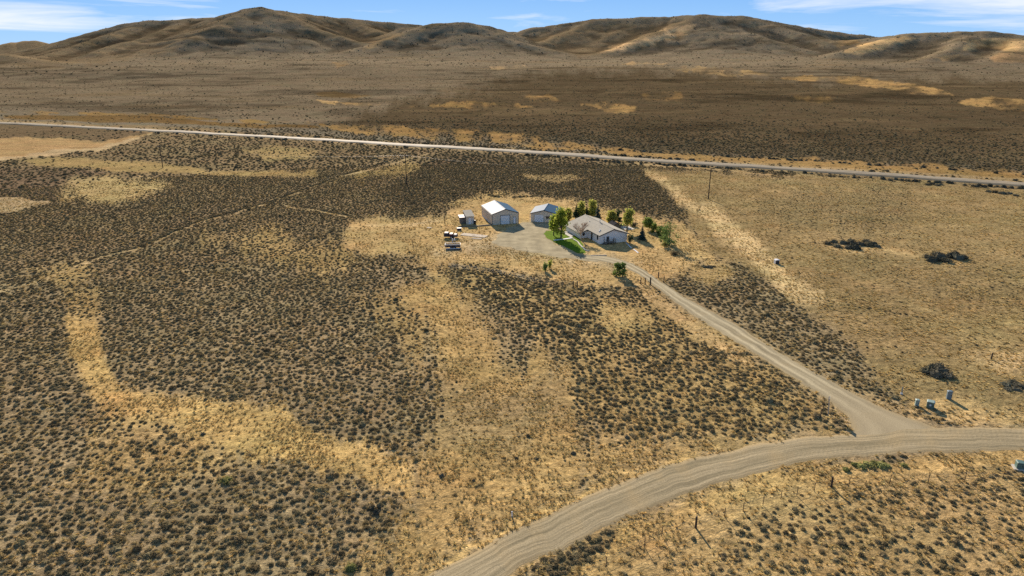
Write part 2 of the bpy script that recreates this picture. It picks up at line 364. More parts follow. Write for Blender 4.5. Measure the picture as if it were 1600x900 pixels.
 ([(100, 500), (142, 496), (158, 515), (165, 556), (205, 600), (270, 622), (400, 628), (500, 668), (580, 696), (640, 730), (640, 772), (560, 748), (470, 730), (370, 718), (290, 704), (215, 674), (160, 634), (124, 594), (100, 545)], (0.50, 0.355, 0.16), 0.03, 0.8, 11, 1),
 ([(180, 625), (300, 690), (400, 712), (330, 760), (180, 770), (90, 770), (130, 720)], (0.38, 0.275, 0.14), 0.55, 0.9, 26, 1),
 # below the county road
 ([(790, 910), (870, 858), (1060, 775), (1250, 724), (1600, 702), (2000, 702), (2000, 1000), (700, 1000)], (0.40, 0.29, 0.145), 0.17, 0.8, 3, 1),
 ([(1090, 950), (1130, 830), (1320, 762), (1600, 735), (2000, 740), (2000, 1000), (1090, 1000)], (0.38, 0.275, 0.14), 0.48, 0.92, 16, 1),
 ([(820, 902), (905, 856), (1050, 792), (1200, 745), (1400, 722), (1600, 710), (2000, 705), (2000, 722), (1500, 732), (1320, 752), (1150, 786), (1000, 850), (920, 905)], (0.45, 0.32, 0.15), 0.03, 0.7, 5, 1),
 ([(815, 905), (870, 868), (935, 838), (965, 830), (940, 858), (905, 880), (880, 910)], (0.30, 0.22, 0.115), 0.92, 0.85, 6, 1),
 ([(780, 905), (850, 862), (960, 812), (1080, 772), (1200, 738), (1190, 746), (1060, 785), (960, 825), (880, 866), (830, 905)], (0.36, 0.27, 0.15), 0.1, 0.6, 5, 1),
 # gold verge above the road
 ([(640, 905), (760, 838), (900, 768), (960, 743), (1120, 700), (1125, 706), (965, 755), (855, 805), (738, 866), (672, 905)], (0.52, 0.375, 0.175), 0.01, 0.6, 3, 1),
 ([(1090, 712), (1240, 690), (1310, 672), (1300, 640), (1326, 664), (1345, 680), (1250, 696), (1100, 722)], (0.42, 0.31, 0.18), 0.06, 0.6, 5, 1),
 ([(1400, 640), (1500, 665), (1640, 668), (1640, 660), (1560, 640), (1500, 630), (1420, 625)], (0.46, 0.33, 0.17), 0.08, 0.7, 6, 1),
 ([(1300, 600), (1370, 618), (1430, 640), (1500, 650), (1440, 655), (1380, 636)], (0.36, 0.27, 0.15), 0.6, 0.8, 6, 1),
 # straw beside the drive
 ([(1000, 448), (1060, 485), (1150, 545), (1190, 572), (1180, 575), (1130, 555), (1050, 500), (1010, 470)], (0.47, 0.34, 0.18), 0.08, 0.7, 6, 1),
]

def polydist(px, py, poly, ys):
    """signed distance in pixels (positive inside)"""
    P = np.array(poly, float); P[:, 1] *= ys
    qx, qy = px, py * ys
    inside = np.zeros(qx.shape, bool); d2 = np.full(qx.shape, 1e12)
    n = len(P)
    for i in range(n):
        x1, y1 = P[i]; x2, y2 = P[(i + 1) % n]
        dx, dy = x2 - x1, y2 - y1
        t = np.clip(((qx - x1) * dx + (qy - y1) * dy) / (dx * dx + dy * dy + 1e-9), 0, 1)
        d2 = np.minimum(d2, (qx - x1 - t * dx) ** 2 + (qy - y1 - t * dy) ** 2)
        c = (y1 > qy) != (y2 > qy)
        if dy != 0:
            inside ^= c & (qx < x1 + (qy - y1) * dx / dy)
    return np.where(inside, 1, -1) * np.sqrt(d2)

WARM = np.array([1.15, 1.075, 0.93]); WARM_FAR = np.array([1.11, 0.965, 0.77])
def cover(X, Y, Z):
    r = np.hypot(X, Y)
    j = np.clip((r / 120.0) ** 0.9, 0.4, 12)
    jx = X + j * (2.2 * fbm(X / (7 * j), Y / (7 * j), 51, 3, 0.6)); jy = Y + j * (3.2 + 3.0 * sstep(300, 1500, r)) * fbm(X / (7 * j), Y / (7 * j), 57, 3, 0.6)
    px, py = project(jx, jy, Z)
    behind = Y < 8
    px = np.clip(px, -290, 1890); py = np.clip(py, -50, 990)
    col = np.empty((X.size, 3)); col[:] = BRUSHG
    b = np.full(X.size, 0.80); s = np.full(X.size, 0.92)
    rag = fbm(X / (2.6 * j), Y / (4.4 * j), 61, 5, 0.75) * 1.3
    mot = np.where(hwd(X, Y) > 25, fbm(X / (3.2 * j), Y / (2.0 * j), 65, 4, 0.7), 0.3)
    for poly, c, bb, ss, soft, ys in COVER:
        P = np.array(poly)
        m = (px > P[:, 0].min() - (2.4 * soft + 12)) & (px < P[:, 0].max() + (2.4 * soft + 12)) & (py > P[:, 1].min() - (2.4 * soft + 12)) & (py < P[:, 1].max() + (2.4 * soft + 12))
        if not m.any():
            continue
        d = polydist(px[m], py[m], poly, ys)
        a = (np.clip(0.62 + 1.7 * mot[m], 0.08, 1) if ys == 3 and c[0] > 0.2 else 1.0) * sstep(-soft, soft, d + (1.3 * soft + (9.0 if ys == 3 and c[0] > 0.2 else 0.0)) * rag[m])
        col[m] = col[m] * (1 - a)[:, None] + np.array(c) * a[:, None]
        b[m] = b[m] * (1 - a) + bb * a
        s[m] = s[m] * (1 - a) + ss * a
    b[behind] = 0.7
    far = sstep(20, 120, hwd(X, Y))
    s1 = 0.55 * fbm(X / 300, Y / 85, 81, 4, 0.65) + 0.55 * fbm(X / 70, Y / 30, 83, 3, 0.6)
    s2 = 0.6 * fbm(X / 240, Y / 110, 85, 4, 0.65) + 0.5 * fbm(X / 50, Y / 28, 87, 3, 0.6)
    k1 = (sstep(0.06, 0.46, s1) * 0.5 * far)[:, None]
    col = col * (1 - k1) + np.array((0.19, 0.15, 0.095)) * k1
    col = col * (1 - 0.45 * sstep(0.0, 0.4, s2) * far)[:, None]
    dh_ = np.abs(hwd(X, Y)) + 2.5 * rag
    ks = (sstep(10.5, 6.0, dh_) * 0.8 * (np.abs(X) < 900))[:, None]
    col = col * (1 - ks) + np.array((0.36, 0.275, 0.165)) * ks
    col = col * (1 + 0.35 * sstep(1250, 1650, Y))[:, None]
    col = col * (WARM * (1 - far)[:, None] + WARM_FAR * far[:, None])
    return col, b, s, px, py

# ------------------------------------------------------------------ materials
def new_mat(name):
    m = bpy.data.materials.new(name)
    m.use_nodes = True
    t = m.node_tree
    b = t.nodes['Principled BSDF']
    return m, t, b

def add_noise(t, scale, detail=4, rough=0.55, coord='Object', stretch=None):
    c = t.nodes.new('ShaderNodeTexCoord')
    n = t.nodes.new('ShaderNodeTexNoise')
    n.inputs['Scale'].default_value = scale; n.inputs['Detail'].default_value = detail; n.inputs['Roughness'].default_value = rough
    src = c.outputs[coord]
    if stretch:
        mp = t.nodes.new('ShaderNodeMapping'); mp.inputs['Scale'].default_value = stretch
        t.links.new(src, mp.inputs[0]); src = mp.outputs[0]
    t.links.new(src, n.inputs['Vector'])
    return n.outputs[0]

def rng(t, v, a, b, c, d):
    m = t.nodes.new('ShaderNodeMapRange')
    for i, q in enumerate((a, b, c, d)):
        m.inputs[i + 1].default_value = q
    t.links.new(v, m.inputs[0])
    return m.outputs[0]

def mth(t, op, a, b):
    m = t.nodes.new('ShaderNodeMath'); m.operation = op
    for i, q in enumerate((a, b)):
        if isinstance(q, (int, float)): m.inputs[i].default_value = q
        else: t.links.new(q, m.inputs[i])
    return m.outputs[0]

def mixc(t, f, a, b, blend='MIX'):
    m = t.nodes.new('ShaderNodeMix'); m.data_type = 'RGBA'; m.blend_type = blend
    for i, q in ((0, f), (6, a), (7, b)):
        if isinstance(q, (int, float)): m.inputs[i].default_value = q
        elif isinstance(q, tuple): m.inputs[i].default_value = (*q[:3], 1)
        else: t.links.new(q, m.inputs[i])
    return m.outputs[2]

def scalec(t, col, f):
    m = t.nodes.new('ShaderNodeVectorMath'); m.operation = 'SCALE'
    if isinstance(col, tuple): m.inputs[0].default_value = col[:3]
    else: t.links.new(col, m.inputs[0])
    t.links.new(f, m.inputs[3])
    return m.outputs[0]

def bump(t, b, h, strength, dist):
    n = t.nodes.new('ShaderNodeBump'); n.inputs['Strength'].default_value = strength; n.inputs['Distance'].default_value = dist
    t.links.new(h, n.inputs['Height']); t.links.new(n.outputs[0], b.inputs['Normal'])

def basic(name, col, rough=0.7, var=0.2, scale=3.0, metal=0.0, spec=0.3, bmp=0.0):
    m, t, b = new_mat(name)
    n = add_noise(t, scale, 5)
    f = rng(t, n, 0.25, 0.75, 1 - var, 1 + var)
    t.links.new(scalec(t, col, f), b.inputs['Base Color'])
    b.inputs['Roughness'].default_value = rough; b.inputs['Metallic'].default_value = metal
    b.inputs['Specular IOR Level'].default_value = spec
    if bmp: bump(t, b, n, bmp, 0.03)
    return m

M = {}
M['siding_tan'] = basic('siding_tan', (0.68, 0.57, 0.43), 0.6, 0.07, 1.5)
M['siding_white'] = basic('siding_white', (0.85, 0.79, 0.72), 0.6, 0.06, 1.2)
M['trim_dark'] = basic('trim_dark', (0.045, 0.05, 0.055), 0.5, 0.1)
M['trim_white'] = basic('trim_white', (0.75, 0.74, 0.72), 0.5, 0.06)
M['door_white'] = basic('door_white', (0.78, 0.78, 0.78), 0.45, 0.05)
M['glass'] = basic('glass', (0.015, 0.018, 0.022), 0.12, 0.1, spec=0.5)
M['shingle'] = basic('shingle', (0.42, 0.385, 0.31), 0.9, 0.2, 2.2, spec=0.05, bmp=0.4)
M['galv'] = basic('galv_roof', (0.05, 0.115, 0.19), 0.5, 0.06, 1.0, metal=0.0, spec=0.018)
M['concrete'] = basic('concrete', (0.55, 0.50, 0.42), 0.85, 0.12, 2)
M['wood_grey'] = basic('wood_grey', (0.20, 0.17, 0.14), 0.85, 0.3, 4)
M['wood_pale'] = basic('wood_pale', (0.50, 0.41, 0.30), 0.85, 0.25, 2.5)
M['wood_tan'] = basic('wood_tan', (0.36, 0.24, 0.12), 0.85, 0.25, 3)
M['pole'] = basic('pole_wood', (0.055, 0.042, 0.032), 0.8, 0.3, 3)
M['steel_rust'] = basic('steel_rust', (0.10, 0.06, 0.04), 0.75, 0.3, 5)
M['steel_pale'] = basic('steel_pale', (0.62, 0.60, 0.58), 0.5, 0.15, 4)
M['black'] = basic('black_rubber', (0.018, 0.018, 0.02), 0.7, 0.2, 5)
M['dark_load'] = basic('dark_load', (0.035, 0.032, 0.05), 0.6, 0.3, 3)
M['maroon'] = basic('maroon_paint', (0.10, 0.03, 0.035), 0.5, 0.2, 3)
M['green_box'] = basic('utility_green', (0.10, 0.17, 0.145), 0.42, 0.1, 3, spec=0.5)
M['green_pale'] = basic('utility_green_faded', (0.28, 0.36, 0.31), 0.4, 0.1, 3, spec=0.5)
M['blue_box'] = basic('utility_blue_grey', (0.16, 0.22, 0.25), 0.42, 0.1, 3, spec=0.5)
M['label'] = basic('white_sticker', (0.7, 0.7, 0.7), 0.5, 0.03)
M['insul'] = basic('insulator', (0.35, 0.33, 0.30), 0.3, 0.05)
M['wire'] = basic('wire', (0.10, 0.09, 0.085), 0.5, 0.1)
M['sign_back'] = basic('sign_aluminium', (0.55, 0.55, 0.55), 0.45, 0.08, metal=0.3)
M['bark'] = basic('bark', (0.12, 0.095, 0.07), 0.9, 0.3, 3)
M['twig'] = basic('twig', (0.55, 0.42, 0.30), 0.9, 0.2, 2)
M['twig_dark'] = basic('twig_dark', (0.12, 0.09, 0.065), 0.9, 0.2, 2)

def leafmat(name, c1, c2, c3, trans=0.25):
    m, t, b = new_mat(name)
    oi = t.nodes.new('ShaderNodeObjectInfo')
    n = add_noise(t, 1.6, 3)
    base = mixc(t, rng(t, n, 0.35, 0.65, 0, 1), c1, c2)
    g = t.nodes.new('ShaderNodeNewGeometry')
    base = mixc(t, rng(t, g.outputs['Random Per Island'], 0.55, 1.0, 0, 0.8), base, c3)
    base = mixc(t, rng(t, oi.outputs['Random'], 0.78, 0.92, 0, 0.55), base, tuple(min(q_ * w_, .7) for q_, w_ in zip(c3, (1.35, 1.3, 1.05))))
    base = mixc(t, rng(t, oi.outputs['Random'], 0.38, 0.30, 0, 0.45), base, tuple(q_ * w_ for q_, w_ in zip(c2, (0.85, 1.02, 1.05))))
    wn_ = t.nodes.new('ShaderNodeTexWhiteNoise'); wn_.noise_dimensions = '1D'; t.links.new(oi.outputs['Random'], wn_.inputs['W'])
    lo_, hi_ = (0.92, 1.1) if name.startswith(('leaf_', 'needle_')) else (0.66, 1.34)
    f = rng(t, wn_.outputs['Value'], 0, 1, lo_, hi_)
    col = scalec(t, base, f)
    t.links.new(col, b.inputs['Base Color'])
    b.inputs['Roughness'].default_value = 0.75
    b.inputs['Specular IOR Level'].default_value = 0.0
    tr = t.nodes.new('ShaderNodeBsdfTranslucent'); t.links.new(col, tr.inputs[0])
    mx = t.nodes.new('ShaderNodeMixShader'); mx.inputs[0].default_value = trans
    t.links.new(b.outputs[0], mx.inputs[1]); t.links.new(tr.outputs[0], mx.inputs[2])
    t.links.new(mx.outputs[0], t.nodes['Material Output'].inputs[0])
    return m
M['sage'] = leafmat('sage_leaves', (0.19, 0.146, 0.080), (0.24, 0.185, 0.100), (0.33, 0.25, 0.13), 0.27)
M['sage_dark'] = leafmat('greasewood_leaves', (0.095, 0.09, 0.066), (0.125, 0.115, 0.082), (0.16, 0.14, 0.095), 0.2)
M['tuft'] = leafmat('dry_grass_blades', (0.55, 0.395, 0.16), (0.64, 0.46, 0.20), (0.40, 0.28, 0.115), 0.25)
M['rabbit'] = leafmat('rabbitbrush_leaves', (0.27, 0.27, 0.09), (0.34, 0.30, 0.10), (0.2, 0.2, 0.09), 0.3)
M['leaf_green'] = leafmat('leaf_green', (0.24, 0.33, 0.055), (0.38, 0.43, 0.065), (0.54, 0.50, 0.09), 0.62)
M['leaf_yellow'] = leafmat('leaf_yellow', (0.40, 0.39, 0.09), (0.50, 0.45, 0.11), (0.30, 0.33, 0.09), 0.55)
M['needle'] = leafmat('needle_dark', (0.05, 0.085, 0.045), (0.07, 0.11, 0.055), (0.10, 0.14, 0.065), 0.25)
M['needle_blue'] = leafmat('needle_blue', (0.065, 0.10, 0.09), (0.085, 0.125, 0.11), (0.11, 0.15, 0.12), 0.25)
M['needle_pine'] = leafmat('needle_pine', (0.13, 0.19, 0.06), (0.18, 0.24, 0.07), (0.23, 0.28, 0.075), 0.4)

# ground: baked cover colour broken up by grain, tufts and small bare spots
def ground_mat():
    m, t, b = new_mat('ground_cover')
    a = t.nodes.new('ShaderNodeAttribute'); a.attribute_name = 'cover'
    ab = t.nodes.new('ShaderNodeAttribute'); ab.attribute_name = 'brush'
    n0 = add_noise(t, 0.012, 5, 0.6)
    n1 = add_noise(t, 0.11, 6, 0.62)
    n2 = add_noise(t, 0.9, 6, 0.68)
    n3 = add_noise(t, 4.5, 4, 0.7)
    f = mth(t, 'MULTIPLY', rng(t, n0, 0.3, 0.7, 0.86, 1.14), rng(t, n1, 0.28, 0.72, 0.74, 1.24))
    f = mth(t, 'MULTIPLY', f, rng(t, n2, 0.3, 0.7, 0.50, 1.5))
    f = mth(t, 'MULTIPLY', f, rng(t, n3, 0.3, 0.7, 0.62, 1.36))
    col = scalec(t, a.outputs['Color'], f)
    # reddish and greenish drift in the dry growth
    nh = add_noise(t, 0.045, 4, 0.6)
    col = mixc(t, rng(t, nh, 0.42, 0.7, 0, 0.55), col, mixc(t, 1.0, col, (0.82, 0.98, 0.92), 'MULTIPLY'))
    nr = add_noise(t, 0.07, 4, 0.6, stretch=(1, 1.3, 1))
    col = mixc(t, rng(t, nr, 0.55, 0.75, 0, 0.5), col, mixc(t, 1.0, col, (1.12, 0.88, 0.78), 'MULTIPLY'))
    # low clumps of growth in brushy ground
    vo = t.nodes.new('ShaderNodeTexVoronoi'); vo.inputs['Scale'].default_value = 0.42; vo.inputs['Randomness'].default_value = 1
    tc_ = t.nodes.new('ShaderNodeTexCoord'); t.links.new(tc_.outputs['Object'], vo.inputs['Vector'])
    sp = rng(t, vo.outputs['Distance'], 0.25, 0.55, 1, 0)
    sp = mth(t, 'MULTIPLY', sp, rng(t, n1, 0.40, 0.62, 0.0, 0.6))
    sp = mth(t, 'MULTIPLY', sp, ab.outputs['Fac'])
    col = mixc(t, sp, col, (0.075, 0.062, 0.042))
    t.links.new(col, b.inputs['Base Color'])
    b.inputs['Roughness'].default_value = 0.95; b.inputs['Specular IOR Level'].default_value = 0.0
    h = mth(t, 'ADD', mth(t, 'MULTIPLY', n2, 0.35), mth(t, 'MULTIPLY', n3, 0.11))
    h = mth(t, 'ADD', h, mth(t, 'MULTIPLY', n1, 1.1))
    bump(t, b, h, 0.8, 0.9)
    return m
M['ground'] = ground_mat()

def gravel_mat(name, c_rut, c_mid, c_edge, across, washboard=True):
    """u runs along the road in metres, v across it 0..1"""
    m, t, b = new_mat(name)
    uv = t.nodes.new('ShaderNodeUVMap')
    sx = t.nodes.new('ShaderNodeSeparateXYZ'); t.links.new(uv.outputs[0], sx.inputs[0])
    def uvnoise(su, sv, det=5, ro=0.6):
        mp = t.nodes.new('ShaderNodeMapping'); mp.inputs['Scale'].default_value = (su, sv, 1)
        t.links.new(uv.outputs[0], mp.inputs[0])
        n = t.nodes.new('ShaderNodeTexNoise'); n.inputs['Scale'].default_value = 1; n.inputs['Detail'].default_value = det; n.inputs['Roughness'].default_value = ro
        t.links.new(mp.outputs[0], n.inputs['Vector'])
        return n.outputs[0]
    def wander():
        w_ = uvnoise(0.02, 0.7, 3, 0.5)
        sc_ = rng(t, w_, 0.3, 0.7, -0.03, 0.03)
        cm_ = t.nodes.new('ShaderNodeCombineXYZ'); t.links.new(sx.outputs[0], cm_.inputs[0]); t.links.new(mth(t, 'ADD', sx.outputs[1], sc_), cm_.inputs[1])
        return cm_.outputs[0]
    wv = wander()
    def uvnoise(su, sv, det=5, ro=0.6):
        mp = t.nodes.new('ShaderNodeMapping'); mp.inputs['Scale'].default_value = (su, sv, 1)
        t.links.new(wv, mp.inputs[0])
        n = t.nodes.new('ShaderNodeTexNoise'); n.inputs['Scale'].default_value = 1; n.inputs['Detail'].default_value = det; n.inputs['Roughness'].default_value = ro
        t.links.new(mp.outputs[0], n.inputs['Vector'])
        return n.outputs[0]
    streak = uvnoise(0.035, across * 2.2, 5, 0.62)
    streak2 = uvnoise(0.11, across * 6, 3, 0.6)
    blot = uvnoise(0.22, across * 0.3, 5, 0.6)
    g1 = add_noise(t, 7, 4, 0.7)
    col = mixc(t, rng(t, streak, 0.36, 0.62, 0, 1), c_mid, c_rut)
    col = mixc(t, rng(t, streak2, 0.45, 0.68, 0, 0.55), col, tuple(q * 0.72 for q in c_mid))
    col = mixc(t, rng(t, blot, 0.5, 0.72, 0, 0.5), col, c_edge)
    if not washboard:
        vv_ = mth(t, 'ABSOLUTE', mth(t, 'SUBTRACT', sx.outputs[1], 0.5), 0)
        tr_ = mth(t, 'ABSOLUTE', mth(t, 'SUBTRACT', vv_, 0.2), 0)
        col = mixc(t, mth(t, 'MULTIPLY', rng(t, tr_, 0.02, 0.11, 1, 0), rng(t, blot, 0.3, 0.6, 0.5, 1)), col, tuple(min(q * 1.18, 0.6) for q in c_rut))
    if name == 'drive_gravel':
        col = mixc(t, mth(t, 'MULTIPLY', rng(t, sx.outputs[0], 7, 20, 0.9, 0), rng(t, blot, 0.3, 0.7, 0.7, 1)), col, (0.37, 0.30, 0.185))
    ev = mth(t, 'ABSOLUTE', mth(t, 'SUBTRACT', sx.outputs[1], 0.5), 0)
    col = mixc(t, rng(t, ev, 0.36, 0.5, 0, 0.8), col, c_edge)
    col = scalec(t, col, rng(t, g1, 0.25, 0.75, 0.66, 1.34))
    hh = mth(t, 'ADD', mth(t, 'MULTIPLY', streak, 0.5), mth(t, 'MULTIPLY', g1, 0.10))
    hh = mth(t, 'ADD', hh, mth(t, 'MULTIPLY', streak2, 0.35))
    if washboard:
        w = mth(t, 'SINE', mth(t, 'ADD', mth(t, 'MULTIPLY', sx.outputs[0], 9.0), mth(t, 'MULTIPLY', blot, 5.0)), 0)
        band = rng(t, uvnoise(0.03, across * 1.3, 2), 0.5, 0.6, 0, 1)
        ww = mth(t, 'MULTIPLY', mth(t, 'MULTIPLY', w, band), 0.05)
        hh = mth(t, 'ADD', hh, ww)
    t.links.new(col, b.inputs['Base Color'])
    b.inputs['Roughness'].default_value = 0.9; b.inputs['Specular IOR Level'].default_value = 0.02
    bump(t, b, hh, 0.45, 0.22)
    return m
M['road'] = gravel_mat('county_gravel', (0.44, 0.355, 0.215), (0.255, 0.21, 0.125), (0.42, 0.31, 0.16), 3.0)
M['drive'] = gravel_mat('drive_gravel', (0.45, 0.38, 0.24), (0.27, 0.225, 0.14), (0.37, 0.28, 0.145), 1.1, False)
M['pad'] = basic('yard_gravel', (0.37, 0.31, 0.19), 0.9, 0.35, 0.35, spec=0.02, bmp=0.6)
M['asphalt'] = gravel_mat('weathered_asphalt', (0.32, 0.27, 0.19), (0.24, 0.20, 0.14), (0.34, 0.26, 0.15), 1.2, False)
M['asphalt'].node_tree.nodes['Principled BSDF'].inputs['Roughness'].default_value = 0.75
M['asphalt'].node_tree.nodes['Principled BSDF'].inputs['Specular IOR Level'].default_value = 0.06
M['lawn'] = basic('lawn_green', (0.13, 0.20, 0.018), 0.95, 0.35, 1.2, spec=0.02, bmp=0.5)

# ------------------------------------------------------------------ mesh helpers
class MB:
    def __init__(s): s.v = []; s.f = []
    def add(s, vs, fs, mat=None):
        o = len(s.v)
        s.v += [tuple(mat @ Vector(q)) if mat else tuple(q) for q in vs]
        s.f += [tuple(o + i for i in q) for q in fs]
        return s
    def box(s, x0, x1, y0, y1, z0, z1, mat=None):
        return s.add([(x0, y0, z0), (x1, y0, z0), (x1, y1, z0), (x0, y1, z0), (x0, y0, z1), (x1, y0, z1), (x1, y1, z1), (x0, y1, z1)],
                     [(0, 3, 2, 1), (4, 5, 6, 7), (0, 1, 5, 4), (1, 2, 6, 5), (2, 3, 7, 6), (3, 0, 4, 7)], mat)
    def prism(s, prof, y0, y1, mat=None):                     # profile in x,z pushed along y
        n = len(prof)
        return s.add([(x, y0, z) for x, z in prof] + [(x, y1, z) for x, z in prof],
                     [tuple(range(n)), tuple(range(2 * n - 1, n - 1, -1))] + [(i + n, (i + 1) % n + n, (i + 1) % n, i) for i in range(n)], mat)
    def tube(s, pts, radii, n=6, cap=True):
        pts = [Vector(p) for p in pts]
        if not hasattr(radii, '__len__'): radii = [radii] * len(pts)
        o = len(s.v)
        for i, p in enumerate(pts):
            d = (pts[min(i + 1, len(pts) - 1)] - pts[max(i - 1, 0)]).normalized()
            a = d.orthogonal().normalized() if abs(d.z) < 0.9 else Vector((1, 0, 0))
            a = (a - d * a.dot(d)).normalized(); b = d.cross(a)
            for k in range(n):
                t = 2 * PI * k / n
                s.v.append(tuple(p + (a * math.cos(t) + b * math.sin(t)) * radii[i]))
        for i in range(len(pts) - 1):
            for k in range(n):
                s.f.append((o + i * n + k, o + i * n + (k + 1) % n, o + (i + 1) * n + (k + 1) % n, o + (i + 1) * n + k))
        if cap:
            s.f.append(tuple(o + k for k in reversed(range(n)))); s.f.append(tuple(o + (len(pts) - 1) * n + k for k in range(n)))
        return s
    def mesh(s, name, mat, smooth=False):
        me = bpy.data.meshes.new(name)
        me.from_pydata(s.v, [], s.f)
        me.materials.append(mat)
        if smooth:
            me.polygons.foreach_set('use_smooth', [True] * len(me.polygons))
        me.update()
        return me
    def build(s, name, mat, parent=None, loc=None, rz=0, smooth=False):
        o = bpy.data.objects.new(name, s.mesh(name, mat, smooth))
        C.objects.link(o)
        if parent: o.parent = parent
        if loc is not None: o.location = loc
        o.rotation_euler.z = rz
        return o

def tag(o, label=None, cat=None, group=None, kind=None):
    if label: o['label'] = label
    if cat: o['category'] = cat
    if group: o['group'] = group
    if kind: o['kind'] = kind
    return o

def empty(name, loc, rz=0, label=None, cat=None, group=None):
    o = bpy.data.objects.new(name, None)
    o.empty_display_size = 0.3
    o.location = loc; o.rotation_euler.z = rz
    C.objects.link(o)
    return tag(o, label, cat, group)

def np_mesh(name, verts, quads, mat):
    me = bpy.data.meshes.new(name)
    me.vertices.add(len(verts)); me.vertices.foreach_set('co', np.asarray(verts, np.float32).ravel())
    q = np.asarray(quads, np.int32); k = q.shape[1]
    me.loops.add(q.size); me.loops.foreach_set('vertex_index', q.ravel())
    me.polygons.add(len(q)); me.polygons.foreach_set('loop_start', np.arange(0, q.size, k, dtype=np.int32))
    me.polygons.foreach_set('loop_total', np.full(len(q), k, np.int32))
    me.update(calc_edges=True); me.validate()
    if mat: me.materials.append(mat)
    return me

# ------------------------------------------------------------------ the ground, one sheet to the horizon
az = np.concatenate([np.arange(-180, -46, 4.0), np.arange(-46, -39, 0.5), np.arange(-39, 39, 0.125), np.arange(39, 46, 0.5), np.arange(46, 180, 4.0)])
rad = [12.0]
while rad[-1] < 9000:
    r_ = rad[-1]
    k = 0.0078 if r_ < 700 else (0.0125 if r_ < 1300 else (0.0055 if r_ < 2750 else 0.04))
    rad.append(r_ * (1 + k))
rad = np.array(rad)
A_, R_ = np.meshgrid(np.radians(az), rad)
GX = (np.sin(A_) * R_).ravel(); GY = (np.cos(A_) * R_).ravel()
GZ = height(GX, GY)
na, nr_ = len(az), len(rad)
i0 = (np.arange(nr_ - 1)[:, None] * na + np.arange(na)[None, :]).ravel()
i1 = (np.arange(nr_ - 1)[:, None] * na + (np.arange(na)[None, :] + 1) % na).ravel()
quads = np.stack([i0, i0 + na, i1 + na, i1], 1)[:, ::-1]
verts = np.stack([GX, GY, GZ], 1)
cap_i = len(verts)
verts = np.vstack([verts, [[0, 0, height(np.array([0.0]), np.array([0.0]))[0]]]])
me = np_mesh('ground', verts, quads, M['ground'])
bm = bmesh.new(); bm.from_mesh(me); bm.verts.ensure_lookup_table()
for i in range(na):
    bm.faces.new((bm.verts[cap_i], bm.verts[(i + 1) % na], bm.verts[i]))
bm.normal_update(); bm.to_mesh(me); bm.free()
me.polygons.foreach_set('use_smooth', [True] * len(me.polygons))
gcol, gb, gs, _, _ = cover(verts[:, 0], verts[:, 1], verts[:, 2])
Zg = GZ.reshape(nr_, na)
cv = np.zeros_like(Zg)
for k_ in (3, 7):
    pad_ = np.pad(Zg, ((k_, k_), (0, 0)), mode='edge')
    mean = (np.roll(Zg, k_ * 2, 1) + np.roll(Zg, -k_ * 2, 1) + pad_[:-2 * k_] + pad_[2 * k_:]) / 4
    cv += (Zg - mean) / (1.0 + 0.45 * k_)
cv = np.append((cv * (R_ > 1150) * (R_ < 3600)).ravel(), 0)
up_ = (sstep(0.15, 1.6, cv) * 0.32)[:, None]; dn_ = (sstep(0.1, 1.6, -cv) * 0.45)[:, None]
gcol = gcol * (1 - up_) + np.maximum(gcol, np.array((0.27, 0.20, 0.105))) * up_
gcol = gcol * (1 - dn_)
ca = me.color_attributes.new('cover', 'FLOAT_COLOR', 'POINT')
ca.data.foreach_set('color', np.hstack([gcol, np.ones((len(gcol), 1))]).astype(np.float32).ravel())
fa = me.attributes.new('brush', 'FLOAT', 'POINT')
fa.data.foreach_set('value', gb.astype(np.float32))
me.update()
ground = bpy.data.objects.new('ground', me); C.objects.link(ground)
tag(ground, 'dry rolling sagebrush plain rising to bare brown hills', None, None, 'structure')

# ------------------------------------------------------------------ roads: strips lofted between two traced edges
def catmull(P, n):
    P = [Vector(p) for p in P]
    out_ = []
    L = [0]
    for a, b in zip(P[:-1], P[1:]): L.append(L[-1] + (b - a).length)
    for k in range(n):
        s_ = L[-1] * k / (n - 1)
        i = min(max(np.searchsorted(L, s_) - 1, 0), len(P) - 2)
        t = (s_ - L[i]) / max(L[i + 1] - L[i], 1e-6)
        p0, p1, p2, p3 = P[max(i - 1, 0)], P[i], P[i + 1], P[min(i + 2, len(P) - 1)]
        out_.append(0.5 * ((2 * p1) + (p2 - p0) * t + (2 * p0 - 5 * p1 + 4 * p2 - p3) * t * t + (3 * p1 - p0 - 3 * p2 + p3) * t ** 3))
    return out_

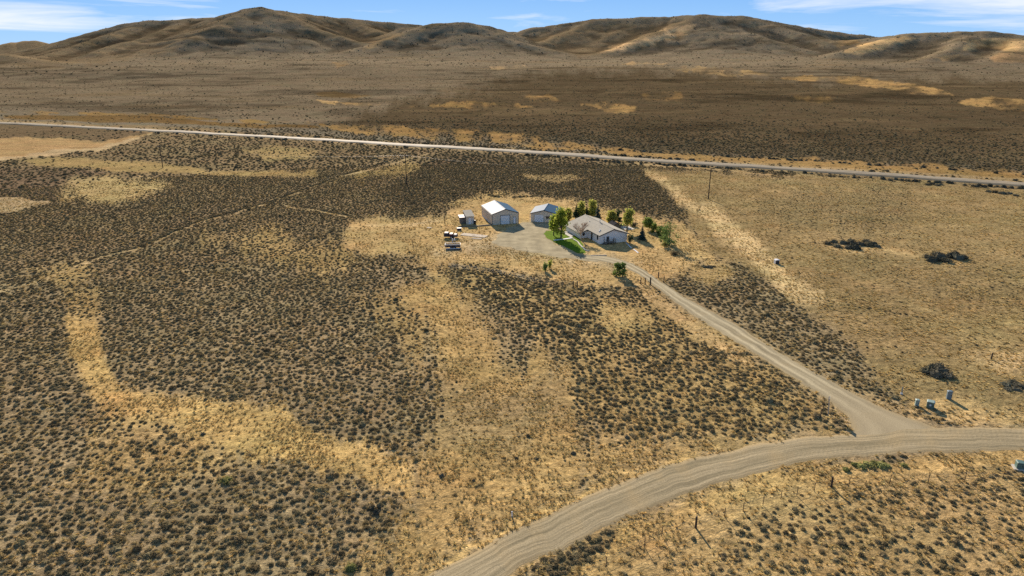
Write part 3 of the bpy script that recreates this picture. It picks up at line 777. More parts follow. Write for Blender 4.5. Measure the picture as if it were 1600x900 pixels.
def loft(name, EL, ER, mat, n, crown, lift, rag, m=12, seed=1):
    EL = catmull(EL, n); ER = catmull(ER, n)
    V = []; UV = []
    u = 0; prev = None
    for i, (a, b) in enumerate(zip(EL, ER)):
        a = a.copy(); b = b.copy()
        w = (b - a); w.z = 0; wl = w.length; w.normalize()
        mid = (a + b) / 2
        if prev is not None: u += (mid - prev).length
        prev = mid
        ja = rag * float(fbm(np.array([u / 5.5]), np.array([seed * 9.1]), seed, 4, 0.65)[0]); jb = rag * float(fbm(np.array([u / 5.5]), np.array([seed * 5.7]), seed + 7, 4, 0.65)[0])
        a -= w * ja; b += w * jb
        for k in range(m + 1):
            v = k / m
            p = a.lerp(b, v)
            V.append((p.x, p.y)); UV.append((u, v))
    V = np.array(V)
    vv = np.tile(np.arange(m + 1) / m, n)
    z = height(V[:, 0], V[:, 1]) + lift + crown * (1 - (2 * vv - 1) ** 2)
    z = np.where((vv == 0) | (vv == 1), z - lift - 0.012, z)
    Q = [(i * (m + 1) + k, i * (m + 1) + k + 1, (i + 1) * (m + 1) + k + 1, (i + 1) * (m + 1) + k) for i in range(n - 1) for k in range(m)]
    verts_ = np.column_stack([V, z])
    me_ = np_mesh(name, verts_, Q, mat)
    uvl = me_.uv_layers.new(name='UVMap')
    li = np.empty(len(me_.loops), np.int32); me_.loops.foreach_get('vertex_index', li)
    uvl.data.foreach_set('uv', np.array(UV, np.float32)[li].ravel())
    me_.polygons.foreach_set('use_smooth', [True] * len(me_.polygons))
    if len(me_.polygons) and me_.polygons[0].normal.z < 0:
        me_.flip_normals()
    o = bpy.data.objects.new(name, me_); C.objects.link(o)
    return o

def px(*pts): return [G(*p) for p in pts]
ROAD_U = px((560, 960), (665, 900), (740, 862), (850, 806), (950, 760), (1050, 724), (1150, 701), (1250, 686), (1345, 677), (1440, 668), (1600, 667), (1760, 669), (2000, 680))
ROAD_L = px((690, 962), (803, 900), (870, 862), (960, 817), (1060, 776), (1150, 749), (1250, 725), (1350, 713), (1450, 707), (1600, 704), (1760, 705), (2000, 716))
d0 = (ROAD_U[0] - ROAD_U[1]).normalized() * 90
ROAD_U.insert(0, ROAD_U[0] + d0); ROAD_L.insert(0, ROAD_L[0] + d0)
road = loft('gravel_road', ROAD_U, ROAD_L, M['road'], 640, 0.07, 0.03, 0.8, 18, 3)
tag(road, 'wide curving washboarded gravel county road', None, None, 'structure')
DR_L = px((1300, 694), (1326, 676), (1322, 656), (1303, 634), (1268, 610), (1200, 566), (1150, 536), (1100, 505), (1060, 477), (1020, 446), (992, 427), (965, 415), (935, 408), (905, 404))
DR_R = px((1510, 688), (1468, 668), (1410, 648), (1356, 624), (1288, 589), (1230, 558), (1178, 524), (1118, 490), (1064, 460), (1040, 444), (1015, 426), (1000, 417), (968, 405), (935, 398))
drive = loft('driveway', DR_L, DR_R, M['drive'], 400, 0.03, 0.03, 0.7, 10, 5)
tag(drive, 'pale two-track gravel driveway running up to the house', None, None, 'structure')
HWP = [G(*p, 0.0) for p in ((0, 193), (200, 202), (400, 212), (600, 225), (800, 237.5), (1000, 249.5), (1200, 263.5), (1400, 275.5), (1600, 287.5))]
hx = np.array([p.x for p in HWP]); hy = np.array([p.y for p in HWP])
cf_ = np.polyfit(hx, hy, 2)
HL, HR = [], []
for x in np.linspace(-900, 760, 30):
    xx = min(max(x, hx[0]), hx[-1]); y = np.polyval(cf_, xx) + (2 * cf_[0] * xx + cf_[1]) * (x - xx)
    sl = 2 * cf_[0] * xx + cf_[1]; nrm = Vector((-sl, 1, 0)).normalized()
    HL.append(Vector((x, y, 0)) + nrm * 4.5); HR.append(Vector((x, y, 0)) - nrm * 4.5)
highway = loft('highway', HL, HR, M['asphalt'], 700, 0.12, 0.5, 1.3, 8, 9)
tag(highway, 'long straight pale asphalt highway crossing the plain', None, None, 'structure')

def patch(name, outline, mat, lift, rag=0.35, seed=3):
    P = [G(*p) for p in outline]
    pts = []
    n = len(P)
    for i in range(n):
        a, b = P[i], P[(i + 1) % n]
        k = max(2, int((b - a).length / 0.7))
        for j in range(k): pts.append(a.lerp(b, j / k))
    m_ = MB()
    ang = []
    for i, p in enumerate(pts):
        q = p + Vector((float(vnoise(np.array([p.x / 2.6]), np.array([p.y / 2.6]), seed)[0]), float(vnoise(np.array([p.x / 2.6]), np.array([p.y / 2.6]), seed + 1)[0]), 0)) * rag
        m_.v.append((q.x, q.y, H1(q.x, q.y) + lift))
    m_.f.append(tuple(range(len(pts))))
    me_ = m_.mesh(name, mat)
    bm_ = bmesh.new(); bm_.from_mesh(me_)
    bmesh.ops.triangulate(bm_, faces=bm_.faces[:])
    bm_.normal_update()
    for f in bm_.faces:
        if f.normal.z < 0: f.normal_flip()
    bm_.to_mesh(me_); bm_.free()
    o = bpy.data.objects.new(name, me_); C.objects.link(o)
    return o
pad = patch('gravel_yard', [(768, 380), (772, 371), (786, 362), (800, 353), (812, 348), (830, 347), (868, 346), (872, 352), (858, 360), (850, 365), (856, 375), (870, 382), (886, 391), (905, 398), (935, 398.5), (940, 409), (905, 405), (870, 401), (840, 395), (800, 388)], M['pad'], 0.015, 1.0)
tag(pad, 'pale gravel yard in front of the two metal buildings', None, None, 'structure')
lawn = patch('lawn', [(848, 365), (854, 361), (868, 360), (885, 361), (899, 366), (906, 374), (912, 386), (916, 396), (904, 396), (888, 388), (870, 380), (856, 373)], M['lawn'], 0.022, 0.3)
tag(lawn, 'small bright green lawn beside the house', None, None, 'structure')

# ------------------------------------------------------------------ sagebrush and grass
def shrub_mesh(name, mat, seed, n=150, h=0.75, core=True, up=0.6, leaf=0.13):
    """unit-radius bush: a lumpy twiggy core under many small leaf sprays"""
    rnd = random.Random(seed)
    m_ = MB()
    lobes = [(rnd.uniform(-.45, .45), rnd.uniform(-.45, .45), rnd.uniform(.42, .75), rnd.uniform(.65, 1.0)) for _ in range(5)]
    if core:
        bm_ = bmesh.new(); bmesh.ops.create_icosphere(bm_, subdivisions=2, radius=1)
        for v in bm_.verts:
            d = v.co.normalized()
            q = 0.66 + 0.2 * math.sin(5 * d.x + seed) * math.cos(4 * d.y - seed) + rnd.uniform(-.12, .12)
            v.co = Vector((d.x * q, d.y * q, max(d.z, -0.15) * q * h * 1.0 + 0.05))
        m_.add([v.co for v in bm_.verts], [tuple(x.index for x in f.verts) for f in bm_.faces]); bm_.free()
    for i in range(n):
        lx, ly, lr, lh = rnd.choice(lobes)
        a = rnd.uniform(0, 2 * PI); c = rnd.uniform(-0.05, 1)
        s_ = math.sqrt(max(0, 1 - c * c))
        d = Vector((math.cos(a) * s_, math.sin(a) * s_, c))
        p = Vector((lx, ly, 0)) + Vector((d.x * lr, d.y * lr, d.z * lh * h)) * rnd.uniform(0.82, 1.08)
        if p.z < 0.02: p.z = 0.02
        nn = (d * 0.7 + Vector((rnd.uniform(-.6, .6), rnd.uniform(-.6, .6), up + rnd.uniform(-.3, .5)))).normalized()
        ax = nn.orthogonal(); ax.rotate(Matrix.Rotation(rnd.uniform(0, 2 * PI), 3, nn)); ax.normalize()
        sd = nn.cross(ax)
        L = leaf * rnd.uniform(.8, 1.8); w = leaf * rnd.uniform(.5, .9)
        m_.add([p - sd * w, p + sd * w, p + ax * L * 1.6 + sd * w * .3, p + ax * L * 1.6 - sd * w * .3], [(0, 1, 2, 3)])
    return m_.mesh(name, mat)

def tuft_mesh(name, mat, seed, n=26):
    rnd = random.Random(seed); m_ = MB()
    for i in range(n):
        a = rnd.uniform(0, 2 * PI); r0 = rnd.uniform(0, .35); p = Vector((math.cos(a) * r0, math.sin(a) * r0, -0.05))
        b_ = rnd.uniform(0, 2 * PI); ln = rnd.uniform(.3, 1.0)
        q = p + Vector((math.cos(b_) * ln, math.sin(b_) * ln, rnd.uniform(.15, .6)))
        sd = Vector((-math.sin(b_), math.cos(b_), 0)) * rnd.uniform(.08, .16)
        m_.add([p - sd, p + sd, q + sd * .4, q - sd * .4], [(0, 1, 2, 3)])
    return m_.mesh(name, mat)

SAGE = [shrub_mesh('sagebrush_bush', M['sage'], 10 + i, 180, 0.68 + 0.06 * (i % 4), up=0.7) for i in range(6)]
GREASE = [shrub_mesh('greasewood_bush', M['sage_dark'], 40 + i, 240, 0.95, leaf=0.10) for i in range(4)]
RABBIT = [shrub_mesh('rabbitbrush_bush', M['rabbit'], 60 + i, 200, 0.85, up=1.2, leaf=0.11) for i in range(3)]
TUFT = [tuft_mesh('grass_tuft', M['tuft'], 80 + i) for i in range(5)]

def source_collection(name, meshes):
    col_ = bpy.data.collections.new(name)                 # not linked to the scene: only the scatter reads it
    for i, me_ in enumerate(meshes):
        o = bpy.data.objects.new(name + '_%02d' % i, me_); col_.objects.link(o)
    return col_

def scatter(name, pts, scl, rot, idx, coll):
    me_ = bpy.data.meshes.new(name)
    me_.vertices.add(len(pts)); me_.vertices.foreach_set('co', np.asarray(pts, np.float32).ravel())
    for nm, ty, key, arr in (('scl', 'FLOAT_VECTOR', 'vector', scl), ('rotz', 'FLOAT_VECTOR', 'vector', rot)):
        q = me_.attributes.new(nm, ty, 'POINT'); q.data.foreach_set(key, np.asarray(arr, np.float32).ravel())
    q = me_.attributes.new('pick', 'INT', 'POINT'); q.data.foreach_set('value', np.asarray(idx, np.int32))
    o = bpy.data.objects.new(name, me_); C.objects.link(o)
    g = bpy.data.node_groups.new(name + '_scatter', 'GeometryNodeTree')
    g.interface.new_socket('Geometry', in_out='INPUT', socket_type='NodeSocketGeometry')
    g.interface.new_socket('Geometry', in_out='OUTPUT', socket_type='NodeSocketGeometry')
    gi = g.nodes.new('NodeGroupInput'); go = g.nodes.new('NodeGroupOutput')
    ip = g.nodes.new('GeometryNodeInstanceOnPoints'); ci = g.nodes.new('GeometryNodeCollectionInfo')
    ci.inputs['Collection'].default_value = coll; ci.inputs['Separate Children'].default_value = True; ci.inputs['Reset Children'].default_value = True
    ip.inputs['Pick Instance'].default_value = True
    def na_(nm, ty):
        n = g.nodes.new('GeometryNodeInputNamedAttribute'); n.data_type = ty; n.inputs['Name'].default_value = nm
        return next(s_ for s_ in n.outputs if s_.enabled and s_.name == 'Attribute')
    g.links.new(gi.outputs[0], ip.inputs['Points']); g.links.new(ci.outputs[0], ip.inputs['Instance'])
    g.links.new(na_('scl', 'FLOAT_VECTOR'), ip.inputs['Scale']); g.links.new(na_('rotz', 'FLOAT_VECTOR'), ip.inputs['Rotation'])
    g.links.new(na_('pick', 'INT'), ip.inputs['Instance Index'])
    g.links.new(ip.outputs[0], go.inputs[0])
    md = o.modifiers.new('scatter', 'NODES'); md.node_group = g
    return o

rs = np.random.RandomState(5)
def wedge(r0, r1, cell, half=43):
    xs = np.arange(-r1 * math.sin(R(half)) - 4, r1 * math.sin(R(half)) + 4, cell); ys = np.arange(r0 * 0.6, r1, cell)
    X, Y = np.meshgrid(xs, ys); X = X.ravel(); Y = Y.ravel()
    X = X + rs.uniform(-.44, .44, X.size) * cell; Y = Y + rs.uniform(-.44, .44, X.size) * cell
    r = np.hypot(X, Y); k = (r >= r0) & (r < r1) & (np.abs(np.arctan2(X, Y)) < R(half))
    return X[k], Y[k]

def strip_hit(X, Y, EL, ER, pad_):
    """true where a point is on a lofted strip"""
    EL = catmull(EL, 90); ER = catmull(ER, 90)
    hit = np.zeros(X.shape, bool)
    P = [(p.x, p.y) for p in EL] + [(p.x, p.y) for p in reversed(ER)]
    d = polydist(X, Y, P, 1.0)
    return d > -pad_
YARD = [G(*p) for p in ((768, 382), (772, 369), (786, 360), (800, 351), (755, 352), (752, 318), (780, 308), (812, 318), (830, 318), (880, 318), (888, 335), (910, 334), (985, 360), (1000, 392), (985, 408), (940, 410), (905, 406), (870, 402), (840, 396), (800, 390))]
def blocked(X, Y, pad_=0.3):
    b = np.zeros(X.shape, bool)
    n = np.hypot(X, Y) < 330
    i = np.where(n)[0]
    x, y = X[i], Y[i]
    h = strip_hit(x, y, ROAD_U, ROAD_L, pad_) | strip_hit(x, y, DR_L, DR_R, pad_) | (polydist(x, y, [(p.x, p.y) for p in YARD], 1.0) > -0.3)
    b[i] = h
    dh = np.abs(np.polyval(cf_, np.clip(X, hx[0], hx[-1])) + (X > hx[-1]) * (2 * cf_[0] * hx[-1] + cf_[1]) * (X - hx[-1]) + (X < hx[0]) * (2 * cf_[0] * hx[0] + cf_[1]) * (X - hx[0]) - Y) * 0.91
    return b | (dh < 6.2)

BX, BY, BS, BK = [], [], [], []                     # x, y, radius, kind
def sow(r0, r1, cell, rmin, rmax, gain=1.0, half=43, fade=0.0):
    X, Y = wedge(r0, r1, cell, half)
    Z = height(X, Y)
    _, b, s, _, _ = cover(X, Y, Z)
    clump = 0.5 + 0.5 * fbm(X / 9, Y / 9, 71, 3, 0.6)
    p = b * gain * np.clip(0.86 + 0.66 * clump, 0.4, 1.3) if cell < 4 else b * gain * np.clip(5 * (clump - 0.48), 0, 1.2)
    p = np.where(b < 0.3, b * gain * np.clip(3.4 * (clump - 0.34), 0.05, 2.2), p)
    p = p * (1 - fade * sstep(r0 + 30, r1, np.hypot(X, Y)))
    k = (rs.rand(X.size) < p) & ~blocked(X, Y, 0.5)
    X, Y, s, b = X[k], Y[k], s[k], b[k]
    s = s * np.where(b > 0.74, 1.06, 1.0) * np.where(rs.rand(s.size) < 0.05, 1.5, 1.0)
    rad_ = (rmin + (rmax - rmin) * rs.beta(1.7, 2.6, X.size)) * s
    BX.append(X); BY.append(Y); BS.append(rad_); BK.append(rs.randint(0, 6, X.size))
sow(40, 175, 0.88, 0.25, 0.58)
sow(175, 330, 1.0, 0.28, 0.60)
sow(330, 560, 2.2, 0.5, 1.0, 0.85, fade=0.82)
sow(560, 950, 4.4, 0.5, 1.0, 0.8, fade=0.4)
sow(950, 1500, 8.0, 0.6, 1.2, 0.7)
sow(1500, 2600, 12.0, 0.8, 2.2, 1.0)
# darker tall brush lining the highway's near ditch and an old wash beyond it
for sgn, off, x0, x1, dn in ((-1, 9.5, -20, 300, 0.9), (-1, 12.5, 40, 300, 0.7), (-1, 9, -330, -20, 0.3), (1, 10, -300, 300, 0.22), (1, 30, 60, 300, 0.5)):
    xx = np.arange(x0, x1, 1.6); xx = xx + rs.uniform(-.8, .8, xx.size)
    pk = rs.rand(xx.size) < dn * np.clip(0.5 + 1.2 * vnoise(xx / 14, xx * 0 + off, 5), 0.1, 1)
    xx = xx[pk]; sl = 2 * cf_[0] * xx + cf_[1]
    yy = np.polyval(cf_, xx) + sgn * off * np.sqrt(1 + sl ** 2) + rs.uniform(-1.2, 1.2, xx.size)
    BX.append(xx); BY.append(yy); BS.append(rs.uniform(0.8, 1.5, xx.size)); BK.append(6 + rs.randint(0, 4, xx.size))
def brush_line(pts, step, rmin, rmax, wob, dens=0.85):
    P = [G(*p) for p in pts]
    for a, b in zip(P[:-1], P[1:]):
        n = int((b - a).length / step)
        for i in range(n):
            if rs.rand() > dens: continue
            q = a.lerp(b, (i + rs.rand()) / n)
            BX.append(np.array([q.x + rs.uniform(-wob, wob)])); BY.append(np.array([q.y + rs.uniform(-wob, wob)])); BS.append(np.array([rs.uniform(rmin, rmax)])); BK.append(np.array([rs.randint(0, 6)]))
# tumbleweeds and brush caught along old fence lines
brush_line([(-20, 448), (40, 438), (150, 402)], 0.9, .3, .6, .4)
brush_line([(150, 402), (225, 384), (310, 345), (420, 316), (530, 275), (600, 254)], .7, .45, .85, .4)
brush_line([(455, 320), (550, 338)], 0.9, .4, .7, .4)
brush_line([(928, 454), (970, 449)], 0.6, .3, .6, .3, 1)
brush_line([(1090, 553), (1168, 553)], 0.6, .35, .6, .3, 1)
brush_line([(690, 780), (770, 752)], 0.8, .2, .4, .4, .6)
brush_line([(815, 900), (870, 872), (930, 842), (960, 832)], .35, .25, .55, .8, 1)
brush_line([(835, 900), (885, 872), (940, 846)], .4, .25, .55, .9, 1)
brush_line([(860, 902), (905, 876), (935, 856)], .45, .25, .5, .8, 1)
brush_line([(1290, 470), (1440, 496)], 0.9, .25, .45, .5, .8)
brush_line([(800, 308), (850, 306)], 0.9, .5, 1.0, .6, .9)
brush_line([(746, 300), (790, 312)], 1.6, .5, 1.1, 1.5, .7)
BX = np.concatenate(BX); BY = np.concatenate(BY); BS = np.concatenate(BS); BK = np.concatenate(BK)
ok = ~blocked(BX, BY, 0.1)
BX, BY, BS, BK = BX[ok], BY[ok], BS[ok], BK[ok]
BZ = height(BX, BY) - 0.03
rot_ = rs.uniform(0, 2 * PI, BX.size)
sq = rs.uniform(0.78, 1.15, BX.size)
ppx, ppy = project(BX, BY, BZ + 0.3 * BS)
dist = np.sqrt(BX ** 2 + BY ** 2 + CH ** 2)
inview = (ppx > 4) & (ppx < 1596) & (ppy < 896)
size_px = np.where(inview, BS / dist, 0)
near_i = np.argsort(-size_px)[:300]
single = np.zeros(BX.size, bool); single[near_i] = True
far_ = ~single
scatter('sagebrush_cover', np.column_stack([BX, BY, BZ])[far_], np.column_stack([BS, BS, BS * sq])[far_], np.column_stack([0 * rot_, 0 * rot_, rot_])[far_], BK[far_],
        source_collection('brush', SAGE + GREASE))
tag(bpy.data.objects['sagebrush_cover'], 'grey-brown sagebrush spread over the whole plain', None, None, 'stuff')
LBL = {0: ('one of the near grey-brown sagebrush in the brush field left of the county road', 'sagebrush in the left field'),
       1: ('one of the near sagebrush in the dry grass below the county road', 'sagebrush below the county road'),
       2: ('one of the near sagebrush between the county road and the driveway', 'sagebrush between road and driveway'),
       3: ('sagebrush on the house side, right of the driveway', 'sagebrush right of the driveway')}
RL = [(p.x, p.y) for p in catmull(ROAD_L, 60)]
def zone(i):
    x, y = BX[i], BY[i]
    j = int(np.argmin([(x - q[0]) ** 2 + (y - q[1]) ** 2 for q in RL]))
    a_, b_ = RL[max(j - 1, 0)], RL[min(j + 1, len(RL) - 1)]
    if (b_[0] - a_[0]) * (y - a_[1]) - (b_[1] - a_[1]) * (x - a_[0]) < 0: return 1
    if ppx[i] > 1100 and ppy[i] < 560 + (ppx[i] - 1250) * 0.55: return 3
    return 0 if ppx[i] < 780 else 2
for i in near_i:
    o = bpy.data.objects.new('sagebrush', (SAGE + GREASE)[BK[i]]); C.objects.link(o)
    o.location = (BX[i], BY[i], BZ[i]); o.rotation_euler.z = rot_[i]; o.scale = (BS[i], BS[i], BS[i] * sq[i])
    l_, g_ = LBL[zone(i)]
    tag(o, l_, 'shrub', g_)

# dry bunch grass between the brush
TX, TY, TS = [], [], []
for r0, r1, cell, a_, b_ in ((40, 110, 0.40, .10, .38), (110, 190, 0.60, .14, .42), (190, 330, 0.92, .2, .5)):
    X, Y = wedge(r0, r1, cell)
    Z = height(X, Y)
    _, b, s, _, _ = cover(X, Y, Z)
    cl_ = 0.5 + 0.5 * fbm(X / 4.5, Y / 4.5, 91, 3, 0.6)
    k = (rs.rand(X.size) < np.clip(1.9 * (cl_ - 0.26), 0.05, 0.8) * (1 - 0.6 * b)) & ~blocked(X, Y, -0.35)
    TX.append(X[k]); TY.append(Y[k]); TS.append(rs.uniform(a_, b_, k.sum()))
TX = np.concatenate(TX); TY = np.concatenate(TY); TS = np.concatenate(TS)
TZ = height(TX, TY) - 0.01
tr_ = rs.uniform(0, 2 * PI, TX.size)
scatter('dry_grass', np.column_stack([TX, TY, TZ]), np.column_stack([TS, TS, TS * rs.uniform(.8, 1.6, TX.size)]), np.column_stack([0 * tr_, 0 * tr_, tr_]), rs.randint(0, 5, TX.size), source_collection('grass', TUFT))
tag(bpy.data.objects['dry_grass'], 'dry straw coloured bunch grass between the brush', None, None, 'stuff')
print('BRUSH', BX.size, 'TUFTS', TX.size)

# ------------------------------------------------------------------ buildings
def bar_frame(x0, x1, z0, z1, w, y0, y1):
    f = MB()
    f.box(x0, x0 + w, y0, y1, z0, z1); f.box(x1 - w, x1, y0, y1, z0, z1)
    f.box(x0 + w, x1 - w, y0, y1, z1 - w, z1); f.box(x0 + w, x1 - w, y0, y1, z0, z0 + w)
    return f
SIDE = Matrix(((0, 1, 0, 0), (1, 0, 0, 0), (0, 0, 1, 0), (0, 0, 0, 1)))           # swaps x and y: fits a front-wall piece to the left wall
def flip_build(mb, side, name, mat, parent, off=0.0):
    if side:
        mb.v = [(y + off, x, z) for x, y, z in mb.v]; mb.f = [tuple(reversed(q)) for q in mb.f]
    elif off:
        mb.v = [(x, y + off, z) for x, y, z in mb.v]
    return mb.build(name, mat, parent)
def window(parent, x0, x1, z0, z1, side=False, off=0.0, frame='trim_white', mull=False):
    fr = flip_build(bar_frame(x0, x1, z0, z1, 0.07, -0.06, 0.02), side, 'window', M[frame], parent, off)
    xm = (x0 + x1) / 2
    spans = [(x0 + .07, xm - .03), (xm + .03, x1 - .07)] if mull else [(x0 + .07, x1 - .07)]
    if mull: flip_build(MB().box(xm - .03, xm + .03, -.05, .02, z0 + .07, z1 - .07), side, 'mullion', M[frame], fr, off)
    for a, b in spans:
        flip_build(MB().box(a, b, -.025, .02, z0 + .07, z1 - .07), side, 'pane', M['glass'], fr, off)
    return fr
def man_door(parent, x0, x1, z1, side=False, off=0.0, mat='door_white', frame='trim_dark'):
    fr = MB(); w = .08
    fr.box(x0, x0 + w, -.06, .02, 0, z1); fr.box(x1 - w, x1, -.06, .02, 0, z1); fr.box(x0 + w, x1 - w, -.06, .02, z1 - w, z1)
    d = flip_build(fr, side, 'door_frame', M[frame], parent, off)
    flip_build(MB().box(x0 + w, x1 - w, -.03, .02, 0.02, z1 - w), side, 'door', M[mat], d, off)
    flip_build(MB().box(x1 - w - .18, x1 - w - .08, -.07, -.03, 1.0, 1.1), side, 'handle', M['steel_pale'], d, off)
def rollup(parent, x0, x1, z1, rows=5, trim='trim_dark', wtrim=0.14):
    fr = MB()
    fr.box(x0 - wtrim, x0, -.05, .02, 0, z1 + wtrim); fr.box(x1, x1 + wtrim, -.05, .02, 0, z1 + wtrim); fr.box(x0, x1, -.05, .02, z1, z1 + wtrim)
    f = fr.build('overhead_door_frame', M[trim], parent)
    hgt = z1 / rows
    me_ = MB().box(x0, x1, -.03, .02, 0.015, hgt - 0.02).mesh('door_panel', M['door_white'])
    for r_ in range(rows):
        o = bpy.data.objects.new('door_panel', me_); C.objects.link(o); o.parent = f; o.location = (0, 0.004 * (r_ % 2), r_ * hgt)
def gable(parent, W, L, he, hr, wall, roofm, over=0.25, th=0.12, fascia='trim_dark', xl=0.0, ridge_cap=True):
    """walls as one shell, two roof slopes, ridge cap, bargeboards; x 0..W, y 0..L"""
    MB().prism([(0, 0), (W, 0), (W, he), (W / 2, hr), (0, he)], 0, L).build('wall', wall, parent)
    k = (hr - he) / (W / 2)
    for s_ in (0, 1):
        e0 = -over if s_ == 0 else W + over
        ze = he - k * over
        prof = [(e0, ze + .02), (W / 2, hr + .02), (W / 2, hr + .02 + th), (e0, ze + .02 + th)]
        if s_: prof = prof[::-1]
        MB().prism(prof, -over, L + over).build('roof', roofm, parent)
    cap = MB().prism([(W / 2 - .22, hr + .04 + th - .22 * k), (W / 2, hr + .04 + th), (W / 2 + .22, hr + .04 + th - .22 * k), (W / 2 + .2, hr + .08 + th - .2 * k), (W / 2, hr + .09 + th), (W / 2 - .2, hr + .08 + th - .2 * k)], -over - .01, L + over + .01)
    cap.build('ridge_cap', roofm, parent)
    for y0, y1 in ((-over - .035, -over - .003), (L + over + .003, L + over + .035)):
        f = MB()
        for s_ in (0, 1):
            e0 = -over if s_ == 0 else W + over
            prof = [(e0, he - k * over - .14), (W / 2, hr - .14), (W / 2, hr + .06), (e0, he - k * over + .06)]
            if s_: prof = prof[::-1]
            f.prism(prof, y0, y1)
        f.build('bargeboard', M[fascia], parent)

# big metal shop
sh = empty('metal_shop', G(769, 351.7), R(16), 'large tan metal shop with one roof slope shining white and a white overhead door', 'building')
gable(sh, 8.6, 13.6, 3.35, 4.75, M['siding_tan'], M['galv'], 0.12, 0.08)
rollup(sh, 2.75, 5.65, 2.75, 5)
man_door(sh, 6.75, 7.7, 2.1)
for x0, y0 in ((-.03, -.03), (8.5, -.03), (-.03, 13.5), (8.5, 13.5)):
    MB().box(x0, x0 + .13, y0, y0 + .13, 0, 3.28).build('corner_trim', M['trim_dark'], sh)
for x0, x1 in ((-.24, -.12), (8.72, 8.84)):
    MB().box(x0, x1, -.12, 13.7, 3.14, 3.26).build('gutter', M['trim_dark'] if x0 < 0 else M['steel_pale'], sh)
for i in range(14):
    pass
pp = empty('white_pipe', G(756.5, 337.5), R(16), 'long white pipe lying on the ground along the left wall of the big shop', 'pipe')
MB().tube([(-.55, 0, .12), (-.55, -9.6, .12)], .14, 8).build('pipe_run', M['trim_white'], pp)
MB().tube([(-.55, -9.6, .12), (-.55, -9.75, .12)], .18, 8).build('pipe_collar', M['trim_white'], pp)

# garage
ga = empty('garage', G(829.6, 346.2), R(-11), 'smaller tan garage with blue-grey roof, white overhead door and twin window', 'building')
gable(ga, 8.3, 9.6, 2.75, 3.85, M['siding_tan'], M['galv'], 0.25, 0.09)
rollup(ga, 1.15, 3.95, 2.25, 4, 'siding_tan', 0.1)
window(ga, 4.75, 6.1, 1.05, 2.05, frame='siding_tan', mull=True)
man_door(ga, 6.9, 7.8, 2.05, mat='door_white', frame='trim_white')
for x0 in (-.03, 8.2):
    MB().box(x0, x0 + .13, -.03, .10, 0, 2.7).build('corner_trim', M['trim_white'], ga)
MB().tube([(-.3, -.1, 2.6), (-.3, -.1, .12), (-.3, -.5, .08)], .06, 6).build('downspout', M['trim_white'], ga)

# house
ho = empty('house', G(936.8, 381.6), R(19.5), 'white single-storey ranch house with pale shingle roof and long gable end', 'house')
W_, L_, HE, HR_ = 8.5, 18.4, 2.5, 3.95
gable(ho, W_, L_, HE, HR_, M['siding_white'], M['shingle'], 0.35, 0.14)
k_ = (HR_ - HE) / (W_ / 2)
# wing under the continued roof on the left
wl = 2.7
MB().prism([(-wl, 0), (-.003, 0), (-.003, HE - .02), (-wl, HE - k_ * wl + .1)], 7.6, L_ - .6).build('wing_wall', M['siding_white'], ho)
MB().prism([(-wl - .35, HE - k_ * (wl + .35) + .02), (-.36, HE - k_ * .36 + .03), (-.36, HE - k_ * .36 + .16), (-wl - .35, HE - k_ * (wl + .35) + .16)], 7.25, L_ + .35).build('wing_roof', M['shingle'], ho)
MB().prism([(-wl - .35, HE - k_ * (wl + .35) - .14), (-.36, HE - k_ * .36 - .14), (-.36, HE - k_ * .36 + .06), (-wl - .35, HE - k_ * (wl + .35) + .06)], 7.21, 7.245).build('wing_bargeboard', M['trim_dark'], ho)
MB().box(-.40, -.355, -.35, 7.2, HE - k_ * .35 - .06, HE - k_ * .35 + .12).build('eave_board', M['trim_dark'], ho)
window(ho, 1.0, 1.75, 1.0, 2.1, side=True, frame='trim_dark')
man_door(ho, 4.6, 5.5, 2.15, side=True, mat='trim_dark', frame='trim_dark')
window(ho, -1.75, -1.05, .75, 1.5, off=7.6, frame='trim_dark')
man_door(ho, 2.0, 2.95, 2.1, mat='trim_dark', frame='trim_white')
lamp = MB().box(1.2, 1.38, -.16, 0, 1.75, 2.0).build('wall_lamp', M['trim_dark'], ho)
# skirting trim and corner boards
for x0, y0 in ((-.03, -.03), (8.4, -.03)):
    MB().box(x0, x0 + .13, y0, y0 + .13, 0, 2.42).build('corner_board', M['trim_white'], ho)
# siding courses on the gable end, lap boards proud of the wall
lap = MB().box(.12, 8.38, -.028, 0, 0.02, 0.24).mesh('siding_board', M['siding_white'])
for r_ in range(10):
    for a, b in ((.12, 1.98), (2.97, 8.38)):
        o = MB().box(a, b, -.022 - .004 * (r_ % 2), 0, .02 + r_ * .25, .235 + r_ * .25).build('siding_board', M['siding_white'], ho)
def vent(x, y, r_, h_, name, mat):
    z = HE + k_ * (x if x < W_ / 2 else W_ - x)
    MB().tube([(x, y, z), (x, y, z + h_)], r_, 8).build(name, mat, ho)
vent(4.0, 8.2, .11, 1.05, 'flue_pipe', M['steel_pale'])
vent(1.5, 2.9, .16, .45, 'roof_vent', M['trim_white'])
vent(1.0, 2.4, .20, .38, 'roof_vent', M['trim_white'])
vent(2.6, 12.2, .1, .4, 'vent_pipe', M['steel_pale'])
dk = MB()
